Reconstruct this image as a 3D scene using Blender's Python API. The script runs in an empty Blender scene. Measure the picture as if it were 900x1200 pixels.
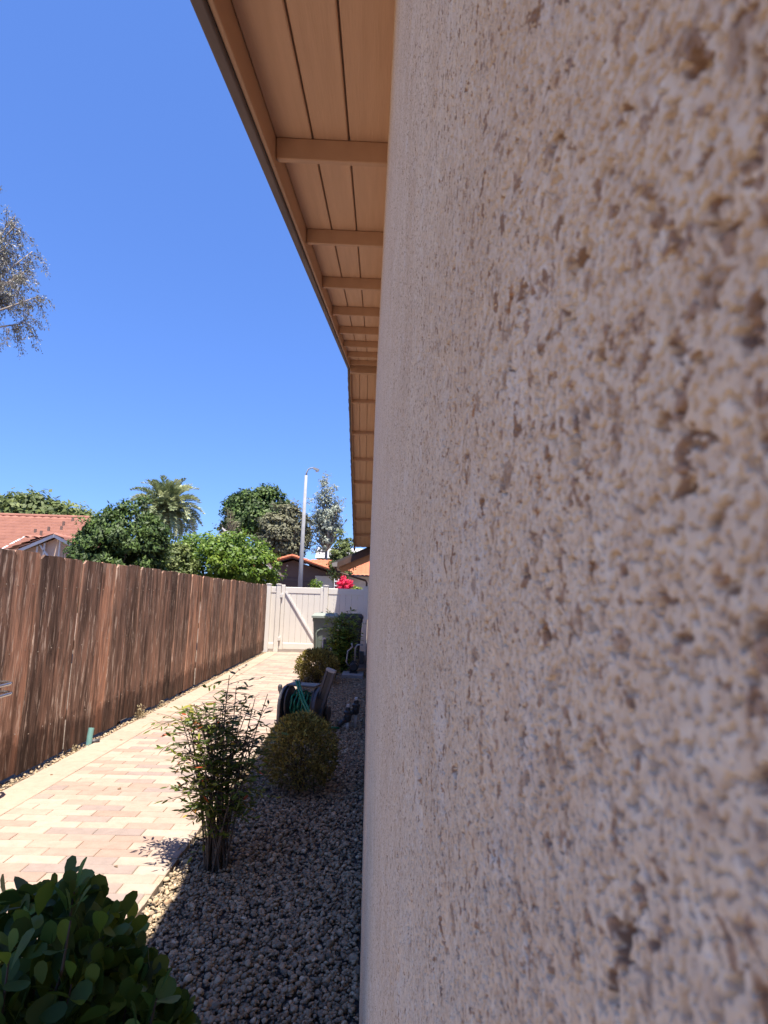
import bpy, math, random
import numpy as np
from mathutils import Vector, Matrix, Euler

# ------------------------------------------------------------------ camera, sky, sun, exposure
SC = bpy.context.scene
COL = SC.collection
CAM_H = 1.53
cam_data = bpy.data.cameras.new('camera')
cam = bpy.data.objects.new('camera', cam_data); COL.objects.link(cam)
SC.camera = cam
cam_data.sensor_fit = 'VERTICAL'; cam_data.sensor_height = 36.0
cam_data.lens = 36.0 * 680.0 / 1200.0
cam_data.clip_start = 0.004; cam_data.clip_end = 3000
vY = Vector((-19, -102, -680)); _r = 0.034
_u = Vector((math.sin(_r), math.cos(_r), 0))
vZ = vY + _u * (-(vY.dot(vY)) / vY.dot(_u))
vY.normalize(); vZ.normalize(); vX = vY.cross(vZ)
rot = Matrix((vX, vY, vZ))                      # rows: the world axes seen from the camera
cam.matrix_world = Matrix.Translation((0, 0, CAM_H)) @ rot.to_4x4()
cam_data.dof.use_dof = True
cam_data.dof.focus_distance = 0.8
cam_data.dof.aperture_fstop = 50.0

SUN_TO = Vector((0.105, -0.27, 1.0)).normalized()
world = bpy.data.worlds.new('World'); SC.world = world; world.use_nodes = True
wn = world.node_tree.nodes; wl = world.node_tree.links
sky = wn.new('ShaderNodeTexSky'); sky.sky_type = 'NISHITA'; sky.sun_disc = False
sky.sun_elevation = math.asin(SUN_TO.z)
sky.sun_rotation = math.atan2(SUN_TO.x, SUN_TO.y)
sky.altitude = 100; sky.air_density = 1.0; sky.dust_density = 0.0; sky.ozone_density = 3.0
gm = wn.new('ShaderNodeGamma'); gm.inputs[1].default_value = 0.68
tn = wn.new('ShaderNodeMixRGB'); tn.blend_type = 'MULTIPLY'; tn.inputs[0].default_value = 1.0; tn.inputs[2].default_value = (0.53, 0.81, 1.48, 1)   # deep clear-day blue
wl.new(sky.outputs[0], gm.inputs[0]); wl.new(gm.outputs[0], tn.inputs[1]); wl.new(tn.outputs[0], wn['Background'].inputs[0])
wn['Background'].inputs[1].default_value = 0.107
sun_d = bpy.data.lights.new('sun', 'SUN'); sun_d.energy = 4.7; sun_d.angle = math.radians(0.5)
sun_d.color = (1.0, 0.925, 0.82)
sun = bpy.data.objects.new('sun', sun_d); COL.objects.link(sun)
sun.rotation_euler = SUN_TO.to_track_quat('Z', 'Y').to_euler()
sun.location = (4, -6, 20)
SC.view_settings.view_transform = 'Standard'; SC.view_settings.look = 'None'
SC.view_settings.exposure = 1.32; SC.view_settings.gamma = 1.0
SC.cycles.max_bounces = 8; SC.cycles.diffuse_bounces = 5; SC.cycles.glossy_bounces = 3
SC.cycles.transmission_bounces = 4; SC.cycles.transparent_max_bounces = 6
SC.cycles.use_denoising = True
SC.cycles.feature_set = 'EXPERIMENTAL'          # lets the stucco relief be diced finely where it is close
SC.cycles.dicing_rate = 1.0; SC.cycles.preview_dicing_rate = 1.0; SC.cycles.offscreen_dicing_scale = 8.0

RND = random.Random(7)
NPR = np.random.default_rng(11)

# ------------------------------------------------------------------ helpers
def tag(o, label=None, cat=None, group=None, kind=None):
    if label: o['label'] = label
    if cat: o['category'] = cat
    if group: o['group'] = group
    if kind: o['kind'] = kind
    return o

def empty(name, loc=(0, 0, 0), rz=0.0):
    o = bpy.data.objects.new(name, None); COL.objects.link(o)
    o.location = loc; o.rotation_euler = (0, 0, rz); o.empty_display_size = 0.1
    return o

def link(name, mesh, mat=None, parent=None, loc=None, rotation=None, smooth=False):
    if mat is not None and not mesh.materials: mesh.materials.append(mat)
    if smooth:
        mesh.polygons.foreach_set('use_smooth', np.ones(len(mesh.polygons), dtype=bool))
    o = bpy.data.objects.new(name, mesh); COL.objects.link(o)
    if parent is not None: o.parent = parent
    if loc is not None: o.location = loc
    if rotation is not None: o.rotation_euler = rotation
    return o

def np_mesh(name, V, F, tint=None):
    V = np.ascontiguousarray(V, dtype=np.float32); F = np.ascontiguousarray(F, dtype=np.int32)
    m = bpy.data.meshes.new(name); k = F.shape[1]
    m.vertices.add(len(V)); m.vertices.foreach_set('co', V.ravel())
    m.loops.add(F.size); m.loops.foreach_set('vertex_index', F.ravel())
    m.polygons.add(len(F)); m.polygons.foreach_set('loop_start', np.arange(0, F.size, k, dtype=np.int32))
    m.update(calc_edges=True)
    if tint is not None:
        a = m.attributes.new('tint', 'FLOAT', 'POINT'); a.data.foreach_set('value', np.ascontiguousarray(tint, dtype=np.float32))
    return m

class MB:
    """collects shapes for one mesh"""
    def __init__(s): s.v = []; s.f = []
    def add(s, vs, fs):
        n = len(s.v); s.v += [tuple(x) for x in vs]; s.f += [tuple(i + n for i in f) for f in fs]; return s
    def box(s, a, b, bev=0.0):
        x0, y0, z0 = a; x1, y1, z1 = b
        if bev <= 0:
            vs = [(x0,y0,z0),(x1,y0,z0),(x1,y1,z0),(x0,y1,z0),(x0,y0,z1),(x1,y0,z1),(x1,y1,z1),(x0,y1,z1)]
            fs = [(0,3,2,1),(4,5,6,7),(0,1,5,4),(1,2,6,5),(2,3,7,6),(3,0,4,7)]
            return s.add(vs, fs)
        e = bev; c = ((x0+x1)/2, (y0+y1)/2, (z0+z1)/2); vs = []; idx = {}
        for sx in (0,1):
            for sy in (0,1):
                for sz in (0,1):
                    p = (x1 if sx else x0, y1 if sy else y0, z1 if sz else z0)
                    d = (-e if sx else e, -e if sy else e, -e if sz else e)
                    for ax in range(3):
                        q = list(p)
                        for k in range(3):
                            if k != ax: q[k] += d[k]
                        idx[(sx,sy,sz,ax)] = len(vs); vs.append(tuple(q))
        fs = []
        for ax in range(3):
            o1, o2 = (ax+1) % 3, (ax+2) % 3
            for sd in (0,1):
                q = []
                for (a1, a2) in ((0,0),(1,0),(1,1),(0,1)):
                    k = [0,0,0]; k[ax] = sd; k[o1] = a1; k[o2] = a2; q.append(idx[(k[0],k[1],k[2],ax)])
                fs.append(tuple(q if sd else q[::-1]))
            for (a1, a2) in ((0,0),(1,0),(1,1),(0,1)):
                k0 = [0,0,0]; k0[o1] = a1; k0[o2] = a2; k1 = k0[:]; k1[ax] = 1
                q = [idx[(*k0,o1)], idx[(*k1,o1)], idx[(*k1,o2)], idx[(*k0,o2)]]
                fs.append(tuple(q))
        for sx in (0,1):
            for sy in (0,1):
                for sz in (0,1):
                    fs.append((idx[(sx,sy,sz,0)], idx[(sx,sy,sz,1)], idx[(sx,sy,sz,2)]))
        n0 = len(s.v)
        s.add(vs, fs)
        # consistent outward winding
        for i in range(len(s.f) - len(fs), len(s.f)):
            f = s.f[i]; P = [Vector(s.v[j]) for j in f]
            nn = (P[1]-P[0]).cross(P[2]-P[0]); ce = sum(P, Vector())/len(P) - Vector(c)
            if nn.dot(ce) < 0: s.f[i] = f[::-1]
        return s
    def tube(s, pts, r, n=8, cap=True):
        pts = [Vector(p) for p in pts]; rs = r if isinstance(r, (list, tuple)) else [r]*len(pts)
        ref = None; rings = []
        for i, p in enumerate(pts):
            d = (pts[min(i+1, len(pts)-1)] - pts[max(i-1, 0)])
            d = d.normalized() if d.length > 1e-9 else Vector((0,0,1))
            if ref is None: ref = Vector((1,0,0)) if abs(d.x) < 0.8 else Vector((0,1,0))
            a = (ref - d*ref.dot(d)).normalized(); b = d.cross(a); ref = a
            rings.append([p + (a*math.cos(2*math.pi*k/n) + b*math.sin(2*math.pi*k/n))*rs[i] for k in range(n)])
        vs = [q for rg in rings for q in rg]; fs = []
        for i in range(len(pts)-1):
            for k in range(n):
                fs.append((i*n+k, i*n+(k+1) % n, (i+1)*n+(k+1) % n, (i+1)*n+k))
        if cap:
            fs.append(tuple(range(n))[::-1]); fs.append(tuple((len(pts)-1)*n+k for k in range(n)))
        return s.add(vs, fs)
    def lathe(s, prof, n=16, c=(0,0,0), axis='Z'):
        vs = []; fs = []
        for (r, h) in prof:
            for k in range(n):
                a = 2*math.pi*k/n; x, y, z = r*math.cos(a), r*math.sin(a), h
                if axis == 'X': x, y, z = z, x, y
                if axis == 'Y': x, y, z = y, z, x
                vs.append((c[0]+x, c[1]+y, c[2]+z))
        for i in range(len(prof)-1):
            for k in range(n):
                fs.append((i*n+k, i*n+(k+1) % n, (i+1)*n+(k+1) % n, (i+1)*n+k))
        fs.append(tuple(range(n))[::-1]); fs.append(tuple((len(prof)-1)*n+k for k in range(n)))
        return s.add(vs, fs)
    def prism(s, poly, d):
        """extrude a planar polygon (3D points) by vector d"""
        n = len(poly); d = Vector(d); vs = [Vector(p) for p in poly] + [Vector(p)+d for p in poly]
        fs = [tuple(range(n))[::-1], tuple(range(n, 2*n))] + [(i, (i+1) % n, n+(i+1) % n, n+i) for i in range(n)]
        return s.add(vs, fs)
    def mesh(s, name):
        m = bpy.data.meshes.new(name); m.from_pydata(s.v, [], s.f); m.update(); return m
    def build(s, name, mat=None, parent=None, loc=None, rotation=None, smooth=False):
        return link(name, s.mesh(name), mat, parent, loc, rotation, smooth)

# numpy gradient noise, world-space metres / wavelength
def _hash(ix, iy, seed):
    h = (ix.astype(np.int64)*374761393 + iy.astype(np.int64)*668265263 + seed*974634777) & 0xffffffff
    h = ((h ^ (h >> 13))*1274126177) & 0xffffffff
    h = ((h ^ (h >> 16))*2246822519) & 0xffffffff
    return (h ^ (h >> 15)) & 0xffffffff
def pn(x, y, seed=0):
    x0 = np.floor(x); y0 = np.floor(y); fx = x-x0; fy = y-y0
    u = fx*fx*fx*(fx*(fx*6-15)+10); v = fy*fy*fy*(fy*(fy*6-15)+10)
    def g(i, j):
        a = _hash(x0+i, y0+j, seed)*(2*math.pi/4294967296.0)
        return np.cos(a)*(fx-i) + np.sin(a)*(fy-j)
    n0 = g(0,0)*(1-u) + g(1,0)*u; n1 = g(0,1)*(1-u) + g(1,1)*u
    return (n0*(1-v) + n1*v)*1.5

# ------------------------------------------------------------------ materials
def new_mat(name):
    m = bpy.data.materials.new(name); m.use_nodes = True
    nt = m.node_tree; return m, nt, nt.nodes['Principled BSDF']
def node(nt, kind, **kw):
    n = nt.nodes.new('ShaderNode'+kind)
    for k, v in kw.items(): setattr(n, k, v)
    return n
def ramp(nt, fac, stops, interp='LINEAR'):
    n = node(nt, 'ValToRGB'); n.color_ramp.interpolation = interp
    while len(n.color_ramp.elements) < len(stops): n.color_ramp.elements.new(0.5)
    for e, (p, c) in zip(n.color_ramp.elements, stops):
        e.position = p; e.color = (*c, 1) if len(c) == 3 else c
    if fac is not None: nt.links.new(fac, n.inputs[0])
    return n
def mapping(nt, scale=(1,1,1), coord='Object', add=None):
    tc = node(nt, 'TexCoord'); mp = node(nt, 'Mapping'); mp.inputs['Scale'].default_value = scale
    src = tc.outputs[coord]
    if add is not None:
        va = node(nt, 'VectorMath', operation='ADD'); nt.links.new(src, va.inputs[0]); nt.links.new(add, va.inputs[1]); src = va.outputs[0]
    nt.links.new(src, mp.inputs['Vector']); return mp.outputs[0]
def noise(nt, vec, scale, detail=4, rough=0.55, dist=0.0):
    n = node(nt, 'TexNoise'); n.inputs['Scale'].default_value = scale; n.inputs['Detail'].default_value = detail
    n.inputs['Roughness'].default_value = rough; n.inputs['Distortion'].default_value = dist
    if vec is not None: nt.links.new(vec, n.inputs['Vector'])
    return n.outputs['Fac']
def mix(nt, fac, a, b, blend='MIX'):
    n = node(nt, 'MixRGB', blend_type=blend)
    for i, x in ((0, fac), (1, a), (2, b)):
        if isinstance(x, (int, float)): n.inputs[i].default_value = x
        elif isinstance(x, tuple): n.inputs[i].default_value = (*x, 1)
        else: nt.links.new(x, n.inputs[i])
    return n.outputs[0]
def bump(nt, h, strength, dist, bsdf, prev=None):
    b = node(nt, 'Bump'); b.inputs['Strength'].default_value = strength; b.inputs['Distance'].default_value = dist
    nt.links.new(h, b.inputs['Height'])
    if prev is not None: nt.links.new(prev, b.inputs['Normal'])
    nt.links.new(b.outputs[0], bsdf.inputs['Normal']); return b.outputs[0]

def simple(name, c0, c1=None, scale=8, rough=0.7, bs=0.15, bd=0.004, metal=0.0, detail=4, stretch=(1,1,1)):
    m, nt, b = new_mat(name); c1 = c1 or tuple(x*0.75 for x in c0)
    v = mapping(nt, stretch); f = noise(nt, v, scale, detail)
    r = ramp(nt, f, [(0.3, c1), (0.7, c0)]); nt.links.new(r.outputs[0], b.inputs['Base Color'])
    b.inputs['Roughness'].default_value = rough; b.inputs['Metallic'].default_value = metal
    if bs: bump(nt, noise(nt, v, scale*6, 3), bs, bd, b)
    return m

def leaf_mat(name, stops, rough=0.55, trans=0.35, attr=True, spec=0.4):
    m, nt, b = new_mat(name)
    if attr: a = node(nt, 'Attribute', attribute_name='tint'); fac = a.outputs['Fac']
    else: a = node(nt, 'ObjectInfo'); fac = a.outputs['Random']
    r = ramp(nt, fac, stops); nt.links.new(r.outputs[0], b.inputs['Base Color'])
    b.inputs['Roughness'].default_value = rough; b.inputs['Specular IOR Level'].default_value = spec
    t = node(nt, 'BsdfTranslucent'); nt.links.new(r.outputs[0], t.inputs[0])
    ms = node(nt, 'MixShader'); ms.inputs[0].default_value = trans
    nt.links.new(b.outputs[0], ms.inputs[1]); nt.links.new(t.outputs[0], ms.inputs[2])
    nt.links.new(ms.outputs[0], nt.nodes['Material Output'].inputs[0])
    return m

M = {}
def stucco_mat(relief=True):
    m, nt, b = new_mat('stucco')
    v = mapping(nt)
    sand = noise(nt, v, 420, 3, 0.6)
    cs = ramp(nt, sand, [(0.28, (0.579, 0.418, 0.271)), (0.42, (0.707, 0.548, 0.370)), (0.56, (0.760, 0.611, 0.424)), (0.72, (0.835, 0.715, 0.532))])
    cb = ramp(nt, noise(nt, v, 9, 4, 0.6), [(0.35, (0.90, 0.86, 0.83)), (0.65, (1, 1, 1))])
    col = mix(nt, 1.0, cs.outputs[0], cb.outputs[0], 'MULTIPLY')
    # rubbed, whiter patches
    rr = ramp(nt, noise(nt, v, 38, 3, 0.5, 0.6), [(0.58, (0,0,0)), (0.72, (0.6,0.6,0.6))])
    col = mix(nt, rr.outputs[0], col, (0.77, 0.67, 0.53))
    # brown sand grains, and brown base coat showing in chipped spots
    for (scl, lo, hi, amt, cc) in ((480, 0.62, 0.70, 0.5, (0.34, 0.205, 0.12)), (190, 0.63, 0.69, 0.6, (0.30, 0.17, 0.095))):
        sp = ramp(nt, noise(nt, v, scl, 2, 0.5, 0.3), [(lo, (0,0,0)), (hi, (amt, amt, amt))])
        col = mix(nt, sp.outputs[0], col, cc)
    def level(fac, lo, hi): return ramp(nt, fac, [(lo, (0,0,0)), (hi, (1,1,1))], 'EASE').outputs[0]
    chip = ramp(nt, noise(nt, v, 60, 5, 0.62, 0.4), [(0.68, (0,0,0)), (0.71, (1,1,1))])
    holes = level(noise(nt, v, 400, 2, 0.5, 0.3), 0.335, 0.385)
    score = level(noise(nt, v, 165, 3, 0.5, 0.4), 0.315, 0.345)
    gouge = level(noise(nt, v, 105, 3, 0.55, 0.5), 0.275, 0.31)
    for (f, cc) in ((holes, (0.40, 0.26, 0.165)), (score, (0.34, 0.21, 0.125)), (gouge, (0.34, 0.20, 0.11))):      # brown base coat in the pits, with recess shade painted into the colour
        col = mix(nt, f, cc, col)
    col = mix(nt, chip.outputs[0], col, (0.40, 0.20, 0.085))
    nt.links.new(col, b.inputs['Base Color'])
    b.inputs['Roughness'].default_value = 0.95; b.inputs['Specular IOR Level'].default_value = 0.08
    if not relief: return m
    def madd(a, k, c):
        n = node(nt, 'Math', operation='MULTIPLY_ADD'); nt.links.new(a, n.inputs[0])
        if isinstance(k, float): n.inputs[1].default_value = k
        else: nt.links.new(k, n.inputs[1])
        if isinstance(c, float): n.inputs[2].default_value = c
        else: nt.links.new(c, n.inputs[2])
        return n.outputs[0]
    sandy = ramp(nt, noise(nt, v, 34, 2, 0.5), [(0.30, (0.30, 0.30, 0.30)), (0.45, (1, 1, 1))]).outputs[0]   # trowelled-flat to sandy
    g = madd(noise(nt, v, 2100, 1, 0.5), 0.00028, 0.0)                            # sand grit
    g = madd(level(noise(nt, v, 1200, 1, 0.5), 0.38, 0.47), 0.00075, g)            # round grains, dark gaps
    g = madd(level(noise(nt, v, 740, 1, 0.5), 0.335, 0.40), 0.00085, g)
    g = madd(g, sandy, 0.0)
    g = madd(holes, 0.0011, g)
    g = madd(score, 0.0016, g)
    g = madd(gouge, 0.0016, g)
    g = madd(noise(nt, v, 70, 2, 0.5), 0.0016, g)
    g = madd(noise(nt, v, 18, 2, 0.5), 0.002, g)
    g = madd(noise(nt, v, 5, 2, 0.5), 0.006, g)
    g = madd(chip.outputs[0], -0.0014, g)
    dn = node(nt, 'Displacement'); dn.inputs['Midlevel'].default_value = 0.0088; dn.inputs['Scale'].default_value = 1.0
    nt.links.new(g, dn.inputs['Height']); nt.links.new(dn.outputs[0], nt.nodes['Material Output'].inputs['Displacement'])
    m.displacement_method = 'DISPLACEMENT'
    return m
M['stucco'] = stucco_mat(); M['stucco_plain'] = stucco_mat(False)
M['tan'] = simple('tan_paint', (0.53, 0.335, 0.21), (0.44, 0.27, 0.165), 5, 0.6, 0.25, 0.002, stretch=(1, 0.12, 1))
M['tanboard'] = simple('tan_board', (0.62, 0.405, 0.265), (0.53, 0.335, 0.215), 24, 0.65, 0.45, 0.003, stretch=(1, 0.05, 1))
M['trimgrey'] = simple('grey_trim', (0.174, 0.138, 0.126), (0.114, 0.090, 0.084), 7, 0.85, 0.4, 0.003, stretch=(1, 0.2, 1))
M['shingle'] = simple('asphalt_shingle', (0.10, 0.085, 0.08), (0.05, 0.042, 0.04), 40, 0.95, 0.5, 0.003)

def fence_mat():
    m, nt, b = new_mat('weathered_wood')
    oi = node(nt, 'ObjectInfo'); sc = node(nt, 'VectorMath', operation='SCALE')
    cmb = node(nt, 'CombineXYZ')
    for i in range(3): nt.links.new(oi.outputs['Random'], cmb.inputs[i])
    nt.links.new(cmb.outputs[0], sc.inputs[0]); sc.inputs['Scale'].default_value = 57.0
    v = mapping(nt, (1, 1, 1), add=sc.outputs[0])
    vs = mapping(nt, (1, 1, 0.035), add=sc.outputs[0])
    vm = mapping(nt, (1, 1, 0.11), add=sc.outputs[0])
    grain = noise(nt, vs, 110, 5, 0.65, 0.3)
    cg = ramp(nt, grain, [(0.30, (0.104, 0.067, 0.053)), (0.48, (0.207, 0.135, 0.105)), (0.62, (0.297, 0.203, 0.160)), (0.76, (0.428, 0.316, 0.254))])
    ob = ramp(nt, oi.outputs['Random'], [(0.0, (0.55, 0.52, 0.51)), (0.35, (0.85, 0.80, 0.78)), (0.7, (1.15, 1.05, 0.98)), (1.0, (1.5, 1.28, 1.14))])
    col = mix(nt, 1.0, cg.outputs[0], ob.outputs[0], 'MULTIPLY')
    band = noise(nt, vm, 13, 3, 0.5, 0.4)
    bb = ramp(nt, band, [(0.36, (0.50, 0.48, 0.47)), (0.48, (0.95, 0.95, 0.95)), (0.62, (1.55, 1.42, 1.33))])
    col = mix(nt, 0.9, col, bb.outputs[0], 'MULTIPLY')
    fl = noise(nt, vm, 30, 5, 0.66, 0.3)
    fr = ramp(nt, fl, [(0.565, (0,0,0)), (0.63, (0.6,0.6,0.6)), (0.74, (1,1,1))])
    col = mix(nt, fr.outputs[0], col, (0.62, 0.49, 0.40))
    # damp dark stain at the foot of the boards, ragged edge
    tc = node(nt, 'TexCoord'); sx = node(nt, 'SeparateXYZ'); nt.links.new(tc.outputs['Object'], sx.inputs[0])
    ad = node(nt, 'Math', operation='MULTIPLY_ADD'); nt.links.new(noise(nt, v, 9, 3), ad.inputs[0]); ad.inputs[1].default_value = -0.45; nt.links.new(sx.outputs['Z'], ad.inputs[2])
    st = ramp(nt, ad.outputs[0], [(0.0, (0.42, 0.40, 0.40)), (0.14, (1, 1, 1))])
    col = mix(nt, 1.0, col, st.outputs[0], 'MULTIPLY')
    nt.links.new(col, b.inputs['Base Color']); b.inputs['Roughness'].default_value = 0.88
    b.inputs['Specular IOR Level'].default_value = 0.2
    p = bump(nt, grain, 0.6, 0.006, b)
    bump(nt, band, 0.7, 0.012, b, p)
    return m
M['fence'] = fence_mat()

PAVER_STOPS = [(0.0, (0.401, 0.320, 0.259)), (0.36, (0.390, 0.304, 0.244)), (0.40, (0.317, 0.224, 0.179)), (0.60, (0.333, 0.246, 0.200)),
               (0.64, (0.288, 0.230, 0.200)), (0.76, (0.277, 0.219, 0.195)), (0.80, (0.361, 0.270, 0.215)), (1.0, (0.378, 0.293, 0.233))]
def paver_mat(name, attr, stops=PAVER_STOPS):
    m, nt, b = new_mat(name)
    if attr: fac = node(nt, 'Attribute', attribute_name='tint').outputs['Fac']
    else: fac = node(nt, 'ObjectInfo').outputs['Random']
    r = ramp(nt, fac, stops)
    tc = node(nt, 'NewGeometry'); v = tc.outputs['Position']
    mo = ramp(nt, noise(nt, v, 14, 5, 0.65), [(0.3, (0.86, 0.85, 0.84)), (0.7, (1.06, 1.05, 1.04))])
    sp = ramp(nt, noise(nt, v, 320, 2, 0.6), [(0.3, (0.86, 0.86, 0.86)), (0.6, (1.03, 1.03, 1.03))])
    col = mix(nt, 1.0, r.outputs[0], mo.outputs[0], 'MULTIPLY'); col = mix(nt, 1.0, col, sp.outputs[0], 'MULTIPLY')
    nt.links.new(col, b.inputs['Base Color']); b.inputs['Roughness'].default_value = 0.9; b.inputs['Specular IOR Level'].default_value = 0.2
    bump(nt, noise(nt, v, 260, 3), 0.4, 0.002, b)
    return m
M['paver'] = paver_mat('paver', False)
M['paver_far'] = paver_mat('paver_far', True)
M['border'] = paver_mat('border_paver', False, [(0.0, (0.398, 0.311, 0.242)), (0.6, (0.384, 0.295, 0.231)), (1.0, (0.351, 0.266, 0.208))])
M['sand'] = simple('joint_sand', (0.36, 0.29, 0.21), (0.28, 0.22, 0.16), 60, 0.95, 0.3, 0.003)
M['soil'] = simple('soil', (0.20, 0.15, 0.11), (0.10, 0.075, 0.055), 6, 0.95, 0.6, 0.02, detail=8)
M['gravelbed'] = simple('gravel_bed', (0.13, 0.12, 0.115), (0.05, 0.047, 0.045), 45, 0.95, 1.0, 0.02, detail=5)
def stone_mat():
    m, nt, b = new_mat('gravel_stone')
    a = node(nt, 'Attribute', attribute_name='tint')
    r = ramp(nt, a.outputs['Fac'], [(0.0, (0.147, 0.116, 0.076)), (0.3, (0.268, 0.205, 0.135)), (0.6, (0.361, 0.276, 0.176)), (0.82, (0.456, 0.345, 0.214)), (0.93, (0.389, 0.245, 0.135)), (1.0, (0.643, 0.514, 0.337))])
    v = mapping(nt); f = ramp(nt, noise(nt, v, 120, 4), [(0.3, (0.78, 0.78, 0.78)), (0.7, (1.1, 1.1, 1.1))])
    nt.links.new(mix(nt, 1.0, r.outputs[0], f.outputs[0], 'MULTIPLY'), b.inputs['Base Color'])
    b.inputs['Roughness'].default_value = 0.8; bump(nt, noise(nt, v, 300, 3), 0.4, 0.002, b); return m
M['stone'] = stone_mat()
M['vinyl'] = simple('vinyl', (0.72, 0.68, 0.615), (0.68, 0.64, 0.58), 2, 0.45, 0.05, 0.001)
M['bark'] = simple('bark', (0.16, 0.115, 0.085), (0.06, 0.045, 0.035), 14, 0.95, 0.8, 0.02, stretch=(1,1,0.2))
M['barkpale'] = simple('pale_bark', (0.40, 0.34, 0.29), (0.22, 0.18, 0.15), 8, 0.9, 0.5, 0.02, stretch=(1,1,0.25))
M['stem'] = simple('stem', (0.10, 0.075, 0.05), (0.06, 0.04, 0.03), 30, 0.8, 0.2, 0.002)

# ------------------------------------------------------------------ ground and paving
GROUND_Z = -0.09
def ground():
    n = 60; g = np.concatenate([np.linspace(-1500, -60, 12), np.linspace(-50, 60, 40), np.linspace(80, 1500, 12)])
    X, Y = np.meshgrid(g, g); V = np.stack([X.ravel(), Y.ravel(), np.full(X.size, GROUND_Z)], 1)
    k = len(g); i = (np.arange(k-1)[:, None]*k + np.arange(k-1)[None, :]).ravel()
    F = np.stack([i, i+1, i+k+1, i+k], 1)
    tag(link('ground', np_mesh('ground', V, F), M['soil']), kind='structure')
ground()

PX0, PX1, PY1 = -2.445, -1.06, 16.72           # the running-bond field
BX0 = -2.735                                   # outer side of the border course
path = MB().box((BX0, -2.0, -0.08), (PX1, PY1, -0.007)).build('path', M['sand'])
tag(path, kind='structure')
PL, PW, JT = 0.305, 0.1035, 0.0045
_pmesh = {}
def paver_mesh(length):
    k = round(length, 3)
    if k not in _pmesh:
        _pmesh[k] = MB().box((-length/2, -(PW-JT)/2, -0.045), (length/2, (PW-JT)/2, 0), 0.004).mesh('paver')
        _pmesh[k].materials.append(M['paver'])
    return _pmesh[k]
far_boxes = []
y = -1.9; row = 0; made = 0
while y + PW < PY1:
    yc = y + PW/2; x = PX0 + JT - (PL/2 if row % 2 else 0.0) - 0.02
    while x < PX1 - 0.02:
        a = max(x, PX0 + JT); bq = min(x + PL - JT, PX1)
        if bq - a > 0.03:
            xc = (a+bq)/2; dz = RND.uniform(-0.0015, 0.0015)
            if 2.95 < yc < 9.4 and made < 300:
                o = link('paver', paver_mesh(bq-a), None, path, (xc, yc, dz), (RND.uniform(-.003,.003), RND.uniform(-.003,.003), RND.uniform(-.004,.004))); made += 1
            else: far_boxes.append((xc, yc, dz, (bq-a)/2, RND.random()))
        x += PL
    y += PW; row += 1
def far_pavers():
    V = []; F = []; T = []
    for (xc, yc, dz, hl, t) in far_boxes:
        n = len(V); hw = (PW-JT)/2; e = 0.004
        for (z, i) in ((-0.02, 0), (dz-e, 0), (dz, e)):
            V += [(xc-hl+i, yc-hw+i, z), (xc+hl-i, yc-hw+i, z), (xc+hl-i, yc+hw-i, z), (xc-hl+i, yc+hw-i, z)]
        T += [t]*12
        for l in (0, 4):
            for k in range(4): F.append((n+l+k, n+l+(k+1) % 4, n+l+4+(k+1) % 4, n+l+4+k))
        F.append((n+8, n+9, n+10, n+11))
    o = link('distant_pavers', np_mesh('distant_pavers', np.array(V), np.array(F), T), M['paver_far'], path); o['kind'] = 'stuff'
far_pavers()
bm_ = MB().box((BX0, -0.198, -0.045), (PX0-0.001, 0.198, 0.0), 0.004).mesh('border_paver'); bm_.materials.append(M['border'])
yy = -1.8
while yy < PY1 - 0.2:
    link('border_paver', bm_, None, path, (0, yy, RND.uniform(0.0005, 0.003)), (0, 0, RND.uniform(-.0008,.0008))); yy += 0.4

gravel_base = MB().box((PX1+0.004, -2.0, -0.085), (0.04, 23.2, -0.035)).build('gravel_bed', M['gravelbed']); tag(gravel_base, kind='structure')
fence_base = MB().box((-2.95, -2.0, -0.085), (BX0-0.004, 16.72, -0.022)).build('dirt_strip', M['soil']); tag(fence_base, kind='structure')

def ico(sub):
    t = (1+5**.5)/2
    V = [(-1,t,0),(1,t,0),(-1,-t,0),(1,-t,0),(0,-1,t),(0,1,t),(0,-1,-t),(0,1,-t),(t,0,-1),(t,0,1),(-t,0,-1),(-t,0,1)]
    F = [(0,11,5),(0,5,1),(0,1,7),(0,7,10),(0,10,11),(1,5,9),(5,11,4),(11,10,2),(10,7,6),(7,1,8),(3,9,4),(3,4,2),(3,2,6),(3,6,8),(3,8,9),(4,9,5),(2,4,11),(6,2,10),(8,6,7),(9,8,1)]
    V = [Vector(v).normalized() for v in V]
    for _ in range(sub):
        c = {}; G = []
        def mid(a, b):
            k = (min(a,b), max(a,b))
            if k not in c: c[k] = len(V); V.append(((V[a]+V[b])/2).normalized())
            return c[k]
        for (a, b, d) in F:
            p, q, r = mid(a,b), mid(b,d), mid(d,a); G += [(a,p,r),(b,q,p),(d,r,q),(p,q,r)]
        F = G
    return np.array([tuple(v) for v in V]), np.array(F)
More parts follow.
